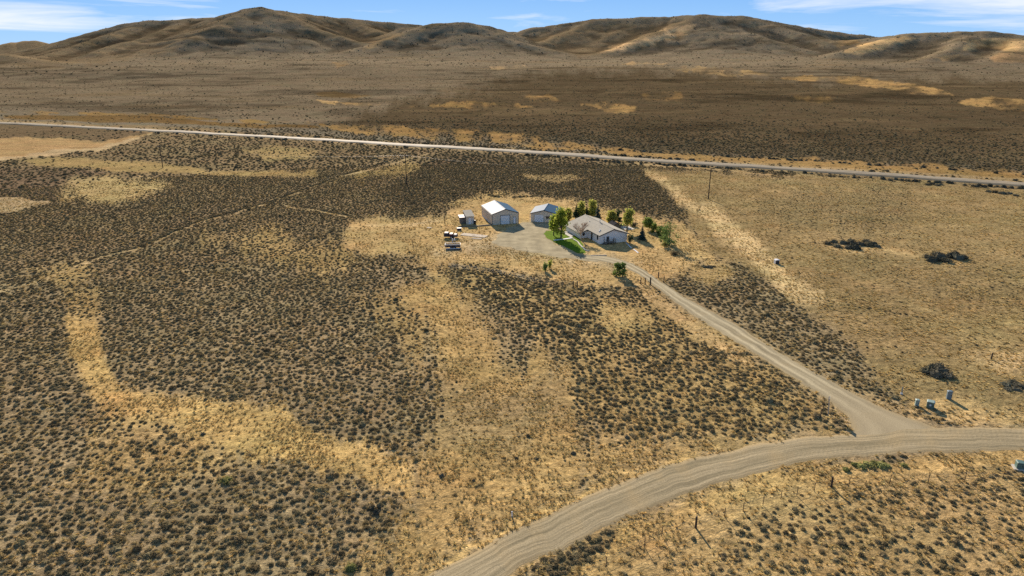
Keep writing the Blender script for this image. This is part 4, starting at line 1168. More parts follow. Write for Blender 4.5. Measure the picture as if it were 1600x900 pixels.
# entry deck on the gable end: boards, posts, rails, steps
deck = empty('entry_deck', ho.matrix_basis @ Vector((1.3, -1.5, 0)), R(19.5), 'dark wooden entry deck with railings against the gable end of the house', 'deck')
bd = MB().box(0, .27, 0, 1.42, .48, .53).mesh('deck_board', M['wood_grey'])
for i in range(11):
    o = bpy.data.objects.new('deck_board', bd); C.objects.link(o); o.parent = deck; o.location = (i * .28, 0, .004 * (i % 3))
po = MB().box(-.05, .05, -.05, .05, 0, 1.5).mesh('post', M['wood_grey'])
for x, y in ((.05, .05), (1.05, .05), (2.05, .05), (3.0, .05), (.05, 1.35), (3.0, 1.35)):
    o = bpy.data.objects.new('post', po); C.objects.link(o); o.parent = deck; o.location = (x, y, 0)
for z in (1.0, 1.42):
    MB().box(0, 3.06, .02, .08, z, z + .07).build('rail', M['wood_grey'], deck)
    MB().box(2.97, 3.03, .09, 1.4, z, z + .07).build('rail', M['wood_grey'], deck)
for i in range(3):
    MB().box(-.28 * (i + 1), -.28 * i - .01, .2, 1.3, .36 - .16 * i, .42 - .16 * i).build('step', M['wood_grey'], deck)

# lean-to shed left of the shop
sd_ = empty('lean_to_shed', G(728.6, 351.0), R(14), 'small weathered grey shed with sloping roof and pale door, left of the shop', 'shed')
MB().prism([(0, 0), (2.5, 0), (2.5, 2.55), (0, 2.55)], 0, .1).build('front_wall', M['siding_tan'], sd_)
def yprism(prof, x0, x1):
    m_ = MB(); n = len(prof)
    m_.add([(x0, y, z) for y, z in prof] + [(x1, y, z) for y, z in prof], [tuple(range(n - 1, -1, -1)), tuple(range(n, 2 * n))] + [(i, (i + 1) % n, (i + 1) % n + n, i + n) for i in range(n)])
    return m_
yprism([(.103, 0), (5.2, 0), (5.2, 3.25), (.103, 2.55)], 0, .1).build('side_wall', M['wood_grey'], sd_)
yprism([(.103, 0), (5.2, 0), (5.2, 3.25), (.103, 2.55)], 2.4, 2.5).build('side_wall', M['wood_grey'], sd_)
MB().box(.1, 2.4, 5.1, 5.2, 0, 3.24).build('back_wall', M['wood_grey'], sd_)
yprism([(-.3, 2.53), (5.45, 3.31), (5.45, 3.40), (-.3, 2.62)], -.15, 2.65).build('roof', M['shingle'], sd_)
MB().box(.75, 1.55, -.05, 0, .05, 2.1).build('door', M['door_white'], sd_)
MB().box(1.75, 2.3, -.04, 0, .4, 1.9).build('wall_panel', M['steel_pale'], sd_)
MB().box(-1.5, -.003, 1.4, 1.5, 0, 1.9).build('side_bay_wall', M['wood_grey'], sd_)
MB().box(-1.6, -1.5, 1.4, 3.6, 0, 1.9).build('side_bay_wall', M['wood_grey'], sd_)
yprism([(1.2, 2.0), (3.9, 2.3), (3.9, 2.36), (1.2, 2.06)], -1.9, -.02).build('side_bay_roof', M['steel_pale'], sd_)
brl = empty('dark_barrel', G(741.8, 350.2), 0, 'dark upright barrel beside the right corner of the small shed', 'barrel')
MB().tube([(0, 0, 0), (0, 0, .12), (0, 0, .6), (0, 0, 1.1), (0, 0, 1.2)], [.38, .42, .45, .42, .38], 12).build('drum', M['black'], brl)
MB().tube([(0, 0, 1.2), (0, 0, 1.24)], .36, 12).build('lid', M['trim_dark'], brl)

# small dark-roofed pump house behind the house
M['roof_dark'] = basic('dark_roofing', (0.035, 0.035, 0.04), 0.95, 0.2, spec=0.03)
ph = empty('pump_house', G(958, 357.5), R(19.5), 'low dark-roofed hut behind the right end of the house', 'shed')
gable(ph, 2.6, 3.2, 1.0, 1.7, M['wood_grey'], M['roof_dark'], .25, .08)
slab = empty('pale_slab', G(972, 357), R(19.5), 'pale concrete slab behind the house beside the low hut', 'slab')
for i in range(2):
    MB().box(i * 1.6, i * 1.6 + 1.57, -2.2, 1.8, -.1, .08 + .006 * i).build('slab_section', M['concrete'], slab)

# ------------------------------------------------------------------ yard: patio, path, edging, planks
pt = empty('patio', G(879, 366), R(-32), 'pale concrete patio on the lawn between tree and house', 'patio')
A1, A2, A3, A4 = [pt.matrix_basis.inverted() @ G(*p) for p in ((876.5, 362.8), (891, 361.3), (898.5, 367.5), (892, 371.5))]
for i in range(3):
    for j in range(2):
        def q(u, v): return A1.lerp(A2, u).lerp(A4.lerp(A3, u), v)
        u0, u1, v0, v1 = i / 3 + .01, (i + 1) / 3 - .01, j / 2 + .012, (j + 1) / 2 - .012
        c = [q(u0, v0), q(u0, v1), q(u1, v1), q(u1, v0)]
        z1 = .10 + .006 * ((i + j) % 2)
        MB().add([(p.x, p.y, -.1) for p in c] + [(p.x, p.y, z1) for p in c], [(0, 3, 2, 1), (4, 5, 6, 7), (0, 1, 5, 4), (1, 2, 6, 5), (2, 3, 7, 6), (3, 0, 4, 7)]).build('slab', M['concrete'], pt)
def path_strip(name, pts, w, mat, label, cat, z=.09, seg='slab'):
    P = [G(*p) for p in pts]
    t = empty(name, P[0], 0, label, cat)
    for a, b in zip(P[:-1], P[1:]):
        n = max(1, round((b - a).length / 1.5)); d = (b - a).normalized(); s_ = Vector((-d.y, d.x, 0)) * w / 2
        for i in range(n):
            u = a.lerp(b, (i + .012) / n) - P[0]; v = a.lerp(b, (i + .988) / n) - P[0]
            c = [u - s_, v - s_, v + s_, u + s_]; zz = z + .005 * (i % 2)
            MB().add([(p.x, p.y, -.1) for p in c] + [(p.x, p.y, zz) for p in c], [(0, 3, 2, 1), (4, 5, 6, 7), (0, 1, 5, 4), (1, 2, 6, 5), (2, 3, 7, 6), (3, 0, 4, 7)]).build(seg, mat, t)
    return t
path_strip('garden_path', [(865, 375.6), (881, 374), (894.5, 371.8)], .75, M['trim_white'], 'narrow white path crossing the lawn to the patio', 'path', .10)
path_strip('lawn_edging', [(895.5, 374), (903, 378.5), (906, 383), (915, 391.5), (921, 392)], .35, M['concrete'], 'pale concrete edging along the house side of the lawn', 'edging', .2)
path_strip('plank_edging', [(923, 399.8), (935, 399.4), (948, 399.2)], .3, M['wood_pale'], 'pale planks edging the bare bed in front of the house', 'edging', .18, 'plank')
path_strip('white_gutter_length', [(978.4, 379.8), (982, 383.5), (986.5, 387.8)], .28, M['trim_white'], 'white length of gutter lying nearer the corner of the house', 'gutter', .14, 'section')
path_strip('white_gutter_length', [(989.5, 389.8), (993, 392.2), (997.2, 395.6)], .34, M['trim_white'], 'white length of gutter lying farther from the house, out in the sun', 'gutter', .14, 'section')
path_strip('timber_edging', [(716, 354.6), (728, 354.3), (745, 354), (769, 351.6)], .22, M['wood_grey'], 'low timber edging running from the small shed to the shop', 'edging', .3, 'timber')

def boards(name, px_, w, l, rz, n, mat, label, h=.12):
    t = empty(name, G(*px_), R(rz), label, 'boards')
    for i in range(n):
        me_ = MB().box(i * w / n + .02, (i + 1) * w / n - .02, random.uniform(-.15, .15), l + random.uniform(-.2, .2), 0, h + .012 * (i % 3)).mesh('plank', mat)
        o = bpy.data.objects.new('plank', me_); C.objects.link(o); o.parent = t
    return t
boards('plank_stack', (757, 371.8), 2.6, 8.0, 68, 7, M['wood_pale'], 'long flat stack of pale planks on the ground before the shop')
boards('plank_pile', (752, 374), .8, 2.8, 78, 3, M['wood_pale'], 'short pile of pale planks just below the long plank stack')
boards('plank_scatter', (673, 357), .9, 1.6, 70, 3, M['wood_pale'], 'few loose pale boards on the bare ground left of the trailers', .1)

# trailers left of the shop
def wheel(parent, x, y, r_, w):
    MBt = MB().tube([(x, y - w / 2, r_), (x, y + w / 2, r_)], r_, 12)
    o = MBt.build('wheel', M['black'], parent)
    MB().tube([(x, y - w / 2 - .01, r_), (x, y + w / 2 + .01, r_)], r_ * .5, 10).build('rim', M['steel_pale'], o)
tr = empty('utility_trailer', G(707.5, 387.5), R(4), 'low utility trailer with pale side rails and dark bed, nearest the yard', 'trailer')
MB().box(-2.1, 2.1, -.95, .95, .48, .58).build('frame', M['trim_dark'], tr)
bdm = MB().box(-2.05, 2.05, 0, .21, .583, .63).mesh('bed_board', M['dark_load'])
for i in range(8):
    o = bpy.data.objects.new('bed_board', bdm); C.objects.link(o); o.parent = tr; o.location = (0, -.92 + i * .23, .003 * (i % 2))
stk = MB().box(-.03, .03, -.03, .03, .58, 1.18).mesh('stake', M['steel_pale'])
for x in (-2.05, -.7, .7, 2.05):
    for y in (-.98, .98):
        o = bpy.data.objects.new('stake', stk); C.objects.link(o); o.parent = tr; o.location = (x, y, 0)
for y in (-.98, .98):
    MB().box(-2.1, 2.1, y - .02, y + .02, .6, .98).build('side_board', M['dark_load'], tr)
    MB().box(-2.12, 2.12, y - .035, y + .035, 1.18, 1.25).build('side_rail', M['steel_pale'], tr)
for x in (-2.06, 2.06): MB().box(x - .04, x + .04, -.93, .93, 1.14, 1.22).build('end_rail', M['steel_pale'], tr)
for y in (-1.12, 1.12):
    for x in (-.42, .42): wheel(tr, x, y, .34, .2)
    MB().box(-.85, .85, y - .13, y + .13, .72, .76).build('mudguard', M['dark_load'], tr)
MB().tube([(-2.1, -.6, .5), (-3.3, 0, .5), (-2.1, .6, .5)], .05, 6).build('tongue', M['steel_pale'], tr)
tb = empty('loaded_trailer', G(704.5, 371.5), R(-5), 'dark flatbed trailer piled with dark loads, behind the railed trailer', 'trailer')
MB().box(-2.0, 2.0, -.95, .95, .5, .62).build('frame', M['trim_dark'], tb)
for y in (-1.1, 1.1): wheel(tb, .3, y, .36, .22)
MB().tube([(2.0, 0, .54), (3.1, 0, .5)], .06, 6).build('tongue', M['trim_dark'], tb)
for i, (x0, x1, y0, y1, h_, mm) in enumerate(((-1.95, -.5, -.85, .85, .95, 'dark_load'), (-.42, .75, -.8, .9, .7, 'maroon'), (.85, 1.95, -.9, .8, .5, 'dark_load'))):
    c = MB().prism([(x0, .62), (x1, .62), (x1 - .06, .62 + h_ * .8), (x1 - .2, .62 + h_), (x0 + .2, .62 + h_), (x0 + .06, .62 + h_ * .8)], y0, y1).build('load_crate', M[mm], tb)
    if i != 1: MB().prism([(x0 + .1, .63 + h_), (x1 - .1, .63 + h_), (x1 - .2, .70 + h_), (x0 + .2, .70 + h_)], y0 + .5, y0 + 1.0).build('cover_sheet', M['steel_pale'], c)
lp_ = empty('pipe_pile', G(708, 391.2), R(5), 'small pile of pale and dark pipes lying along the front of the railed trailer', 'pipes')
pm = MB().tube([(-1.9, 0, .13), (1.9, 0, .13)], .12, 8).mesh('pipe', M['steel_pale'])
pd_ = MB().tube([(-1.9, 0, .13), (1.9, 0, .13)], .12, 8).mesh('pipe', M['black'])
for y, z in ((.25, 0), (.5, 0), (.38, .21)):
    o = bpy.data.objects.new('pipe', pm if z else pd_); C.objects.link(o); o.parent = lp_; o.location = (random.uniform(-.2, .2), y, z)
for (x, y, lb) in ((707, 377.3, 'left of two white drums between the trailers'), (710.4, 376.6, 'right of two white drums between the trailers')):
    b_ = empty('white_drum', G(x, y), 0, lb, 'drum')
    MB().tube([(0, 0, 0), (0, 0, .05), (0, 0, .55), (0, 0, .72), (0, 0, .78)], [.16, .19, .2, .17, .1], 10).build('drum_body', M['trim_white'], b_)
    MB().tube([(0, 0, .78), (0, 0, .86)], .1, 8).build('cap', M['steel_pale'], b_)
ch_ = empty('white_topped_chest', G(717.5, 359.6), R(6), 'dark chest with a white lid standing above the loaded trailer', 'chest')
MB().box(-.65, .65, -.35, .35, 0, .6).build('chest_body', M['dark_load'], ch_)
MB().box(-.7, .7, -.4, .4, .603, .7).build('lid', M['trim_white'], ch_)

# ------------------------------------------------------------------ trees and garden shrubs
def tree(base, top, wpx, kind, leaf, label, cat='tree', name='tree', group=None, trunk=True, seed=0, bare_low=.22):
    B = G(*base); Hh = tall(B, top[0], top[1]); dist_ = math.sqrt(B.x ** 2 + B.y ** 2 + CH ** 2)
    Wd = wpx * dist_ / FPX
    rnd = random.Random(seed)
    t = empty(name, B, rnd.uniform(0, 6), label, cat, group)
    tm = MB(); cm = MB()
    def leafq(p, s_, up=.3):
        n_ = Vector((rnd.gauss(0, 1), rnd.gauss(0, 1), rnd.gauss(0, 1) + up)).normalized()
        a = n_.orthogonal(); a.rotate(Matrix.Rotation(rnd.uniform(0, 6.3), 3, n_)); b = n_.cross(a)
        cm.add([p - a * s_, p + b * s_ * .6, p + a * s_, p - b * s_ * .6], [(0, 1, 2, 3)])
    if kind == 'broad':
        tm.tube([(0, 0, -.1), (.05, 0, Hh * .3), (-.03, .06, Hh * .6), (0, 0, Hh * .88)], [Hh * .032, Hh * .024, Hh * .015, .02], 7)
        cl_ = []
        for i in range(26):
            z = Hh * rnd.uniform(bare_low + .05, .97); f = (z / Hh - bare_low) / (1 - bare_low)
            rr = Wd / 2 * (math.sin(PI * min(f * .8 + .16, 1)) ** .8) * rnd.uniform(.35, 1.0)
            a = rnd.uniform(0, 2 * PI); p = Vector((math.cos(a) * rr, math.sin(a) * rr, z)); cl_.append(p)
            tm.tube([(0, 0, z * rnd.uniform(.45, .75)), p * .6 + Vector((0, 0, z * .25)), p], [Hh * .009, Hh * .006, .01], 4, False)
        for p in cl_:
            s_ = Wd * rnd.uniform(.11, .18)
            for j in range(85):
                q = p + Vector((rnd.gauss(0, s_), rnd.gauss(0, s_), rnd.gauss(0, s_ * 1.1)))
                if q.z > .3: leafq(q, rnd.uniform(.13, .27))
    elif kind == 'conifer':
        tm.tube([(0, 0, -.1), (0, 0, Hh * .95)], [Hh * .022 + .03, .02], 6)
        nl = int(9 + Hh * 1.6)
        for i in range(nl):
            f = i / (nl - 1); z = Hh * (.1 + .9 * f); rr = Wd / 2 * (1 - f) ** .85 * rnd.uniform(.85, 1.1) + .05
            k = max(5, int(13 * (1 - f) + 5))
            for j in range(k):
                a = rnd.uniform(0, 2 * PI); dr = Vector((math.cos(a), math.sin(a), -.28)); L = rr * rnd.uniform(.65, 1.1)
                for m_ in range(3):
                    u = (m_ + .6) / 3; p = Vector((0, 0, z)) + dr * L * u
                    w_ = .1 + .16 * L * (1 - u * .5); sd = Vector((-dr.y, dr.x, rnd.uniform(-.4, .4)))
                    cm.add([p - dr * L * .2, p + sd * w_, p + dr * L * .28, p - sd * w_], [(0, 1, 2, 3)])
                    cm.add([p - dr * L * .2, p + Vector((0, 0, w_ * .8)), p + dr * L * .28, p - Vector((0, 0, w_ * .9))], [(0, 1, 2, 3)])
    elif kind == 'pine':
        tm.tube([(0, 0, -.1), (.04, .02, Hh * .5), (0, 0, Hh * .95)], [Hh * .03 + .03, Hh * .02, .02], 6)
        for i in range(22):
            f = rnd.uniform(.1, 1); z = Hh * f; rr = Wd / 2 * (math.sin(PI * min(.25 + f * .68, 1)) ** .7) * rnd.uniform(.4, 1.0)
            a = rnd.uniform(0, 2 * PI); p = Vector((math.cos(a) * rr, math.sin(a) * rr, z * .97))
            tm.tube([(0, 0, z * .9), p], [Hh * .008 + .01, .01], 4, False)
            s_ = Wd * .11
            for j in range(40):
                q = p + Vector((rnd.gauss(0, s_), rnd.gauss(0, s_), rnd.gauss(0, s_ * .8))); leafq(q, rnd.uniform(.09, .2), .8)
    elif kind == 'bush':
        for i in range(11):
            a = rnd.uniform(0, 2 * PI); rr = Wd * .32 * math.sqrt(rnd.random()); z = Hh * rnd.uniform(.25, .8); p = Vector((math.cos(a) * rr, math.sin(a) * rr, z))
            tm.tube([(p.x * .2, p.y * .2, -.05), p], [.04, .015], 4, False)
            for j in range(40):
                q = p + Vector((rnd.gauss(0, Wd * .12), rnd.gauss(0, Wd * .12), rnd.gauss(0, Hh * .14)))
                if q.z > 0.03: leafq(q, rnd.uniform(.08, .17), .6)
    elif kind == 'bare':
        def grow(p, d, L, r_, lev):
            q = p + d * L
            tm.tube([p, (p + q) / 2 + Vector((rnd.uniform(-.05, .05), rnd.uniform(-.05, .05), 0)) * L, q], [r_, r_ * .8, r_ * .6], 5 if lev < 2 else 3, False)
            if lev >= 4: return
            for k in range(4 if lev in (1, 2, 3) else (6 if lev == 0 else 3)):
                nd = (d * .75 + Vector((rnd.uniform(-1, 1), rnd.uniform(-1, 1), rnd.uniform(-.1, .7))) * (.72 if lev else .8)).normalized()
                grow(p + d * L * rnd.uniform(.55, 1), nd, L * rnd.uniform(.58, .8), r_ * .55 + .008, lev + 1)
        grow(Vector((0, 0, -.1)), Vector((.05, 0, 1)), Hh * .30, Hh * .022, 0)
    elif kind == 'sapling':
        tm.tube([(0, 0, -.05), (.05, .03, Hh * .6), (.02, 0, Hh)], [.05, .03, .012], 5)
        for i in range(9):
            z = Hh * rnd.uniform(.35, .9); a = rnd.uniform(0, 6.3); l_ = Hh * rnd.uniform(.2, .42)
            tm.tube([(.03, 0, z), (math.cos(a) * l_ * .6, math.sin(a) * l_ * .6, z + l_ * .7)], [.022, .008], 4, False)
    tm.build('trunk', M['bark'] if kind not in ('bare', 'sapling') else (M['twig'] if kind == 'bare' else M['twig_dark']), t)
    if cm.v: cm.build('crown', M[leaf], t)
    return t
tree((876.5, 372), (877, 327), 18, 'broad', 'leaf_green', 'tall green and yellow leafy tree on the lawn left of the house', name='leafy_tree', seed=1, bare_low=.16)
tree((865, 368), (867, 338), 12, 'broad', 'leaf_green', 'slim leafy tree close behind the tall leafy one, by the garage', name='leafy_tree', seed=2, bare_low=.3)
tree((908, 376), (906, 335), 30, 'bare', None, 'bare pinkish-tan tree in front of the house roof', name='bare_tree', seed=5)
tree((900, 338.5), (899.5, 318.5), 11, 'conifer', 'needle', 'leftmost of the dark conifers standing behind the house', name='conifer', seed=6)
tree((916.5, 338), (915, 319), 9, 'conifer', 'needle', 'thinnest dark conifer, between yellow shrubs behind the house', name='conifer', seed=7)
tree((933.5, 346), (932.5, 314), 13, 'conifer', 'needle_blue', 'tallest blue-green conifer rising behind the house roof', name='conifer', seed=8)
tree((908, 338), (908.5, 317), 11, 'broad', 'leaf_yellow', 'yellowing tree between the two dark conifers behind the house', name='yellow_tree', seed=9, bare_low=.05)
tree((924, 338), (925, 314), 12, 'broad', 'leaf_yellow', 'yellowing tree beside the tallest blue-green conifer', name='yellow_tree', seed=10, bare_low=.05)
tree((887, 345), (888, 328), 10, 'broad', 'leaf_yellow', 'small yellowing tree behind the tall green leafy tree', name='yellow_tree', seed=31, bare_low=.1)
tree((955, 348.5), (955, 332), 13, 'broad', 'leaf_yellow', 'low rounded yellowing tree behind the middle of the house', name='yellow_tree', seed=11, bare_low=.1)
tree((966.5, 348), (966, 326), 9, 'pine', 'needle', 'dark tree with yellow-green top behind the right end of the house', name='dark_tree', seed=12)
tree((979.5, 363), (978.5, 325), 13, 'broad', 'leaf_yellow', 'thin tall yellow tree just right of the house roof', name='yellow_tree', seed=13, bare_low=.3)
tree((984.5, 380), (984, 366), 12, 'bush', 'needle', 'dark rounded evergreen bush at the right corner of the house', 'bush', 'evergreen_bush', seed=14)
tree((989.5, 353.5), (989, 347), 11, 'bush', 'sage_dark', 'low dark shrub behind the house beyond the thin yellow tree', 'bush', 'dark_shrub', seed=15)
tree((1012.5, 359.5), (1012.5, 343.5), 12, 'broad', 'needle_pine', 'small round-headed tree on a thin trunk, right of the house', name='small_tree', seed=16, bare_low=.45)
tree((1003, 374.5), (1003.5, 352.5), 12, 'conifer', 'needle_blue', 'lone cone-shaped conifer on dry ground right of the house', name='conifer', seed=17)
tree((1022, 364), (1022, 349.5), 11, 'pine', 'needle_pine', 'leftmost small pine of the green clump right of the house', name='pine_tree', seed=18)
tree((1032, 369), (1031, 351), 12, 'pine', 'needle_pine', 'middle pine of the green clump right of the house', name='pine_tree', seed=19)
tree((1037, 377), (1036, 357), 13, 'pine', 'needle_pine', 'pine between the middle and the biggest pine of the green clump', name='pine_tree', seed=20)
tree((1045.5, 384), (1045.5, 348.5), 22, 'pine', 'needle_pine', 'biggest fullest pine at the right end of the green clump', name='pine_tree', seed=21)
tree((1038.5, 386.5), (1038.5, 378), 10, 'bush', 'rabbit', 'yellow-green bush at the foot of the biggest pine', 'bush', 'rabbitbrush', seed=22)
tree((1053, 397.5), (1052, 392), 18, 'bush', 'sage', 'wide low grey shrub in the shadow of the biggest pine', 'bush', 'grey_shrub', seed=23)
tree((963.5, 431.5), (963.5, 409.5), 13, 'pine', 'needle_pine', 'left one of two young pines beside the driveway bend', name='pine_tree', seed=24)
tree((972.5, 432), (973, 411), 11, 'pine', 'needle_pine', 'right one of two young pines beside the driveway bend', name='pine_tree', seed=25)
tree((852, 424), (852, 410), 9, 'bush', 'needle_pine', 'larger of two green shrubs on the dry slope below the yard', 'bush', 'green_shrub', seed=26)
tree((859.5, 420), (859.5, 405), 7, 'bush', 'leaf_yellow', 'thin yellowish shrub beside the larger green shrub below the yard', 'bush', 'green_shrub', seed=27)
tree((803, 400), (802, 385), 8, 'sapling', None, 'left bare sapling at the lower edge of the gravel yard', name='bare_sapling', seed=28)
tree((823.5, 403), (822.5, 387), 8, 'sapling', None, 'right bare sapling at the lower edge of the gravel yard', name='bare_sapling', seed=29)
for i, (x, y, h_, lb) in enumerate(((638, 391, 9, 'leftmost of four bare stick saplings left of the trailers'), (646, 392, 11, 'second from left of four bare stick saplings'), (651, 394, 10, 'third from left of four bare stick saplings'), (664.5, 406.5, 8, 'lowest bare stick sapling, apart from the other three'))):
    tree((x, y), (x - .3, y - h_), 5, 'sapling', None, lb, name='bare_sapling', seed=40 + i)

# named shrubs that stand out
def bush_at(px_, wpx, meshes, label, name='shrub', group=None, zs=1.0, i=0):
    B = G(*px_); d_ = math.sqrt(B.x ** 2 + B.y ** 2 + CH ** 2); r_ = wpx * d_ / FPX / 2
    o = bpy.data.objects.new(name, meshes[i % len(meshes)]); C.objects.link(o)
    o.location = B - Vector((0, 0, .04)); o.scale = (r_, r_, r_ * zs); o.rotation_euler.z = i * 1.7
    return tag(o, label, 'shrub', group)
for i, (x, y, w) in enumerate(((1293, 381, 11), (1303, 379, 10), (1308, 386, 12), (1318, 381, 12), (1329, 377, 9), (1331, 382, 14), (1336, 389, 15), (1345, 383, 12), (1353, 378, 10), (1357, 384, 12), (1365, 383, 12), (1371, 386, 9), (1325, 388, 11))):
    bush_at((x, y), w * 1.35, GREASE, 'dark greasewood bush in the left of two clumps on the right field', 'greasewood', 'left greasewood clump in the right field', .8, i)
for i, (x, y, w) in enumerate(((1449, 403, 11), (1455, 408, 13), (1463, 399, 11), (1470, 403, 14), (1477, 409, 12), (1485, 402, 12), (1493, 399, 11), (1497, 405, 14), (1505, 404, 11), (1463, 407, 11))):
    bush_at((x, y), w * 1.35, GREASE, 'dark greasewood bush in the right of two clumps on the right field', 'greasewood', 'right greasewood clump in the right field', 1.0, i)
for i, (x, y, w) in enumerate(((1446, 582, 17), (1456, 578, 20), (1462, 588, 22), (1472, 584, 24), (1480, 590, 18), (1467, 576, 18))):
    bush_at((x, y), w, GREASE, 'tall greasewood bush in the clump above the utility boxes', 'greasewood', 'greasewood clump above the utility boxes', 1.15, i)
for i, (x, y, w) in enumerate(((1572, 602, 18), (1582, 598, 16), (1592, 604, 18), (1588, 609, 14), (1575, 609, 14))):
    bush_at((x, y), w, GREASE, 'low dark bush in the flat clump at the right edge of the field', 'greasewood', 'flat clump at the right edge', .6, i)
for i, (x, y, w) in enumerate(((1449, 289, 9), (1456, 288, 10), (1464, 290, 9), (1470, 289, 8), (1545, 300, 10), (1555, 301, 11), (1566, 303, 12), (1577, 303, 10), (1587, 306, 9))):
    bush_at((x, y), w, GREASE, 'dark bush close below the highway at the far right', 'greasewood', 'bushes below the highway at far right', .7, i)
for i, (x, y, w) in enumerate(((1336, 727, 14), (1345, 730, 18), (1355, 727, 20), (1366, 725, 15), (1376, 728, 20), (1386, 728, 12), (1322, 735, 14), (1413, 728, 14))):
    bush_at((x, y), w, RABBIT, 'yellow-green rabbitbrush at the lower edge of the county road', 'rabbitbrush', 'rabbitbrush below the county road', .75, i)
bush_at((548, 889), 22, RABBIT, 'single big yellow-topped bush at the bottom edge of the brush field', 'rabbitbrush', None, 1.0, 1)
bush_at((353, 752), 22, RABBIT, 'yellow-topped bush in the middle of the lower left brush', 'rabbitbrush', None, .9, 2)
bush_at((690, 745), 12, GREASE, 'lone dark bush on open straw left of the road', 'dark_shrub', None, 1.2, 2)
bush_at((740, 751), 7, GREASE, 'small dark bush right of the lone larger one on open straw', 'dark_shrub', None, 1.0, 1)
bush_at((825, 682), 9, GREASE, 'lone dark bush on bare ground in the middle of the straw', 'dark_shrub', None, 1.1, 3)
bush_at((838, 717), 9, GREASE, 'dark bush above the road, right of a pale one', 'dark_shrub', None, 1.0, 0)
bush_at((896, 709), 11, GREASE, 'broad dark bush on straw above the county road bend', 'dark_shrub', None, .9, 1)
bush_at((807, 717), 8, GREASE, 'dark pointed bush left of its twin above the road', 'dark_shrub', None, 1.2, 2)
bush_at((980, 684), 10, GREASE, 'dark bush just below the edge of the middle brush patch', 'dark_shrub', None, .9, 3)
bush_at((317, 679), 9, GREASE, 'lone dark bush on the bare golden band', 'dark_shrub', None, .9, 3)
for i, (x, y, w) in enumerate(((582, 796, 13), (588, 803, 12), (592, 794, 9))):
    bush_at((x, y), w, GREASE, 'dark upright bush in the trio at the right end of the brush', 'greasewood', 'dark trio in the lower brush', 1.7, i)
for i, (x, y, w) in enumerate(((1100, 417, 12), (1108, 418, 14), (1115, 417, 9))):
    bush_at((x, y), w, GREASE, 'low dark bush in the trio right of the driveway gate', 'greasewood', 'dark trio right of the gate', .6, i)

# ------------------------------------------------------------------ poles, fences, signs, utility boxes
def power_pole(px_, top, label, arm):
    B = G(*px_); h_ = tall(B, *top)
    t = empty('power_pole', B, R(-20), label, 'power pole', 'power poles of the line crossing the field')
    MB().tube([(0, 0, -.3), (0, 0, h_)], [.2, .13], 9).build('pole', M['pole'], t)
    MB().box(-arm / 2, arm / 2, -.17, -.05, h_ - .75, h_ - .62).build('crossarm', M['pole'], t)
    for x in (-arm / 2 + .1, -arm / 6, arm / 2 - .1):
        MB().tube([(x, -.11, h_ - .62), (x, -.11, h_ - .54), (x, -.11, h_ - .42), (x, -.11, h_ - .36)], [.03, .075, .075, .04], 8).build('insulator', M['insul'], t)
    MB().tube([(-.75, -.12, h_ - .68), (0, -.14, h_ - 1.35)], .025, 4).build('brace', M['pole'], t)
    MB().tube([(.75, -.12, h_ - .68), (0, -.14, h_ - 1.35)], .025, 4).build('brace', M['pole'], t)
    return B, h_
PPS = [power_pole((254.5, 262), (251, 227), 'farthest power pole, far left below the highway', 2.4),
       power_pole((635.5, 288), (632, 241), 'middle power pole standing in the brush left of the shop', 2.4),
       power_pole((1106.6, 311), (1110, 263), 'nearest power pole, on the pale track of the right field', 2.4)]
ln_pts = [p + Vector((0, 0, h_ - .4)) for p, h_ in PPS]
dL = ln_pts[0] - ln_pts[1]; dR = ln_pts[2] - ln_pts[1]
ln_pts = [ln_pts[0] + dL] + ln_pts + [ln_pts[2] + dR]
for k, off in enumerate((-1.1, 1.1)):
    wmb = MB()
    for a, b in zip(ln_pts[:-1], ln_pts[1:]):
        o_ = Vector((math.cos(R(-20)), math.sin(R(-20)), 0)) * off
        wmb.tube([a.lerp(b, i / 10) + o_ - Vector((0, 0, 2.2 * (1 - (2 * i / 10 - 1) ** 2))) for i in range(11)], .012, 3, False)
    w_ = wmb.build('power_line', M['wire'])
    tag(w_, ('thin power wire on the near ends of the crossarms', 'thin power wire on the far ends of the crossarms')[k], 'power line')

def fence(name, label, wood, tpost, wires, tops=(.35, .75, 1.1), bot=None):
    """wood: pixel feet of wooden posts; tpost: feet of steel posts; wires: order of feet the wires follow"""
    P0 = G(*wires[0])
    t = empty(name, P0, 0, label, 'fence')
    pm_ = MB().tube([(0, 0, -.1), (0, 0, 1.5)], [.13, .115], 8).mesh('wooden_post', M['pole'])
    for p in wood:
        o = bpy.data.objects.new('wooden_post', pm_); C.objects.link(o); o.parent = t; o.location = G(*p) - P0
        o.rotation_euler = (random.uniform(-.04, .04), random.uniform(-.04, .04), random.uniform(0, 6))
    tm_ = MB().box(-.03, .03, -.03, .03, -.1, 1.3).mesh('steel_post', M['steel_rust'])
    for p in tpost:
        o = bpy.data.objects.new('steel_post', tm_); C.objects.link(o); o.parent = t; o.location = G(*p) - P0; o.rotation_euler.z = random.uniform(0, 1)
    W3 = [G(*p) for p in wires]
    for z in tops:
        MB().tube([p - P0 + Vector((0, 0, z)) for p in W3], .012, 3, False).build('wire', M['wire'], t)
    return t
fence('wire_fence', 'wire fence with two dark wooden posts below the county road', [(1087, 824.5), (1299, 761)],
      [(947, 886), (1007, 855), (1034, 838), (1132, 808), (1161, 799), (1192, 790), (1220, 780), (1245, 775), (1272, 768), (1326, 760), (1390, 756), (1450, 754), (1507, 752), (1567, 748)],
      [(900, 915), (947, 886), (1007, 855), (1034, 838), (1087, 824.5), (1132, 808), (1161, 799), (1192, 790), (1220, 780), (1245, 775), (1272, 768), (1299, 761), (1326, 760), (1390, 756), (1450, 754), (1507, 752), (1567, 748), (1640, 744)])
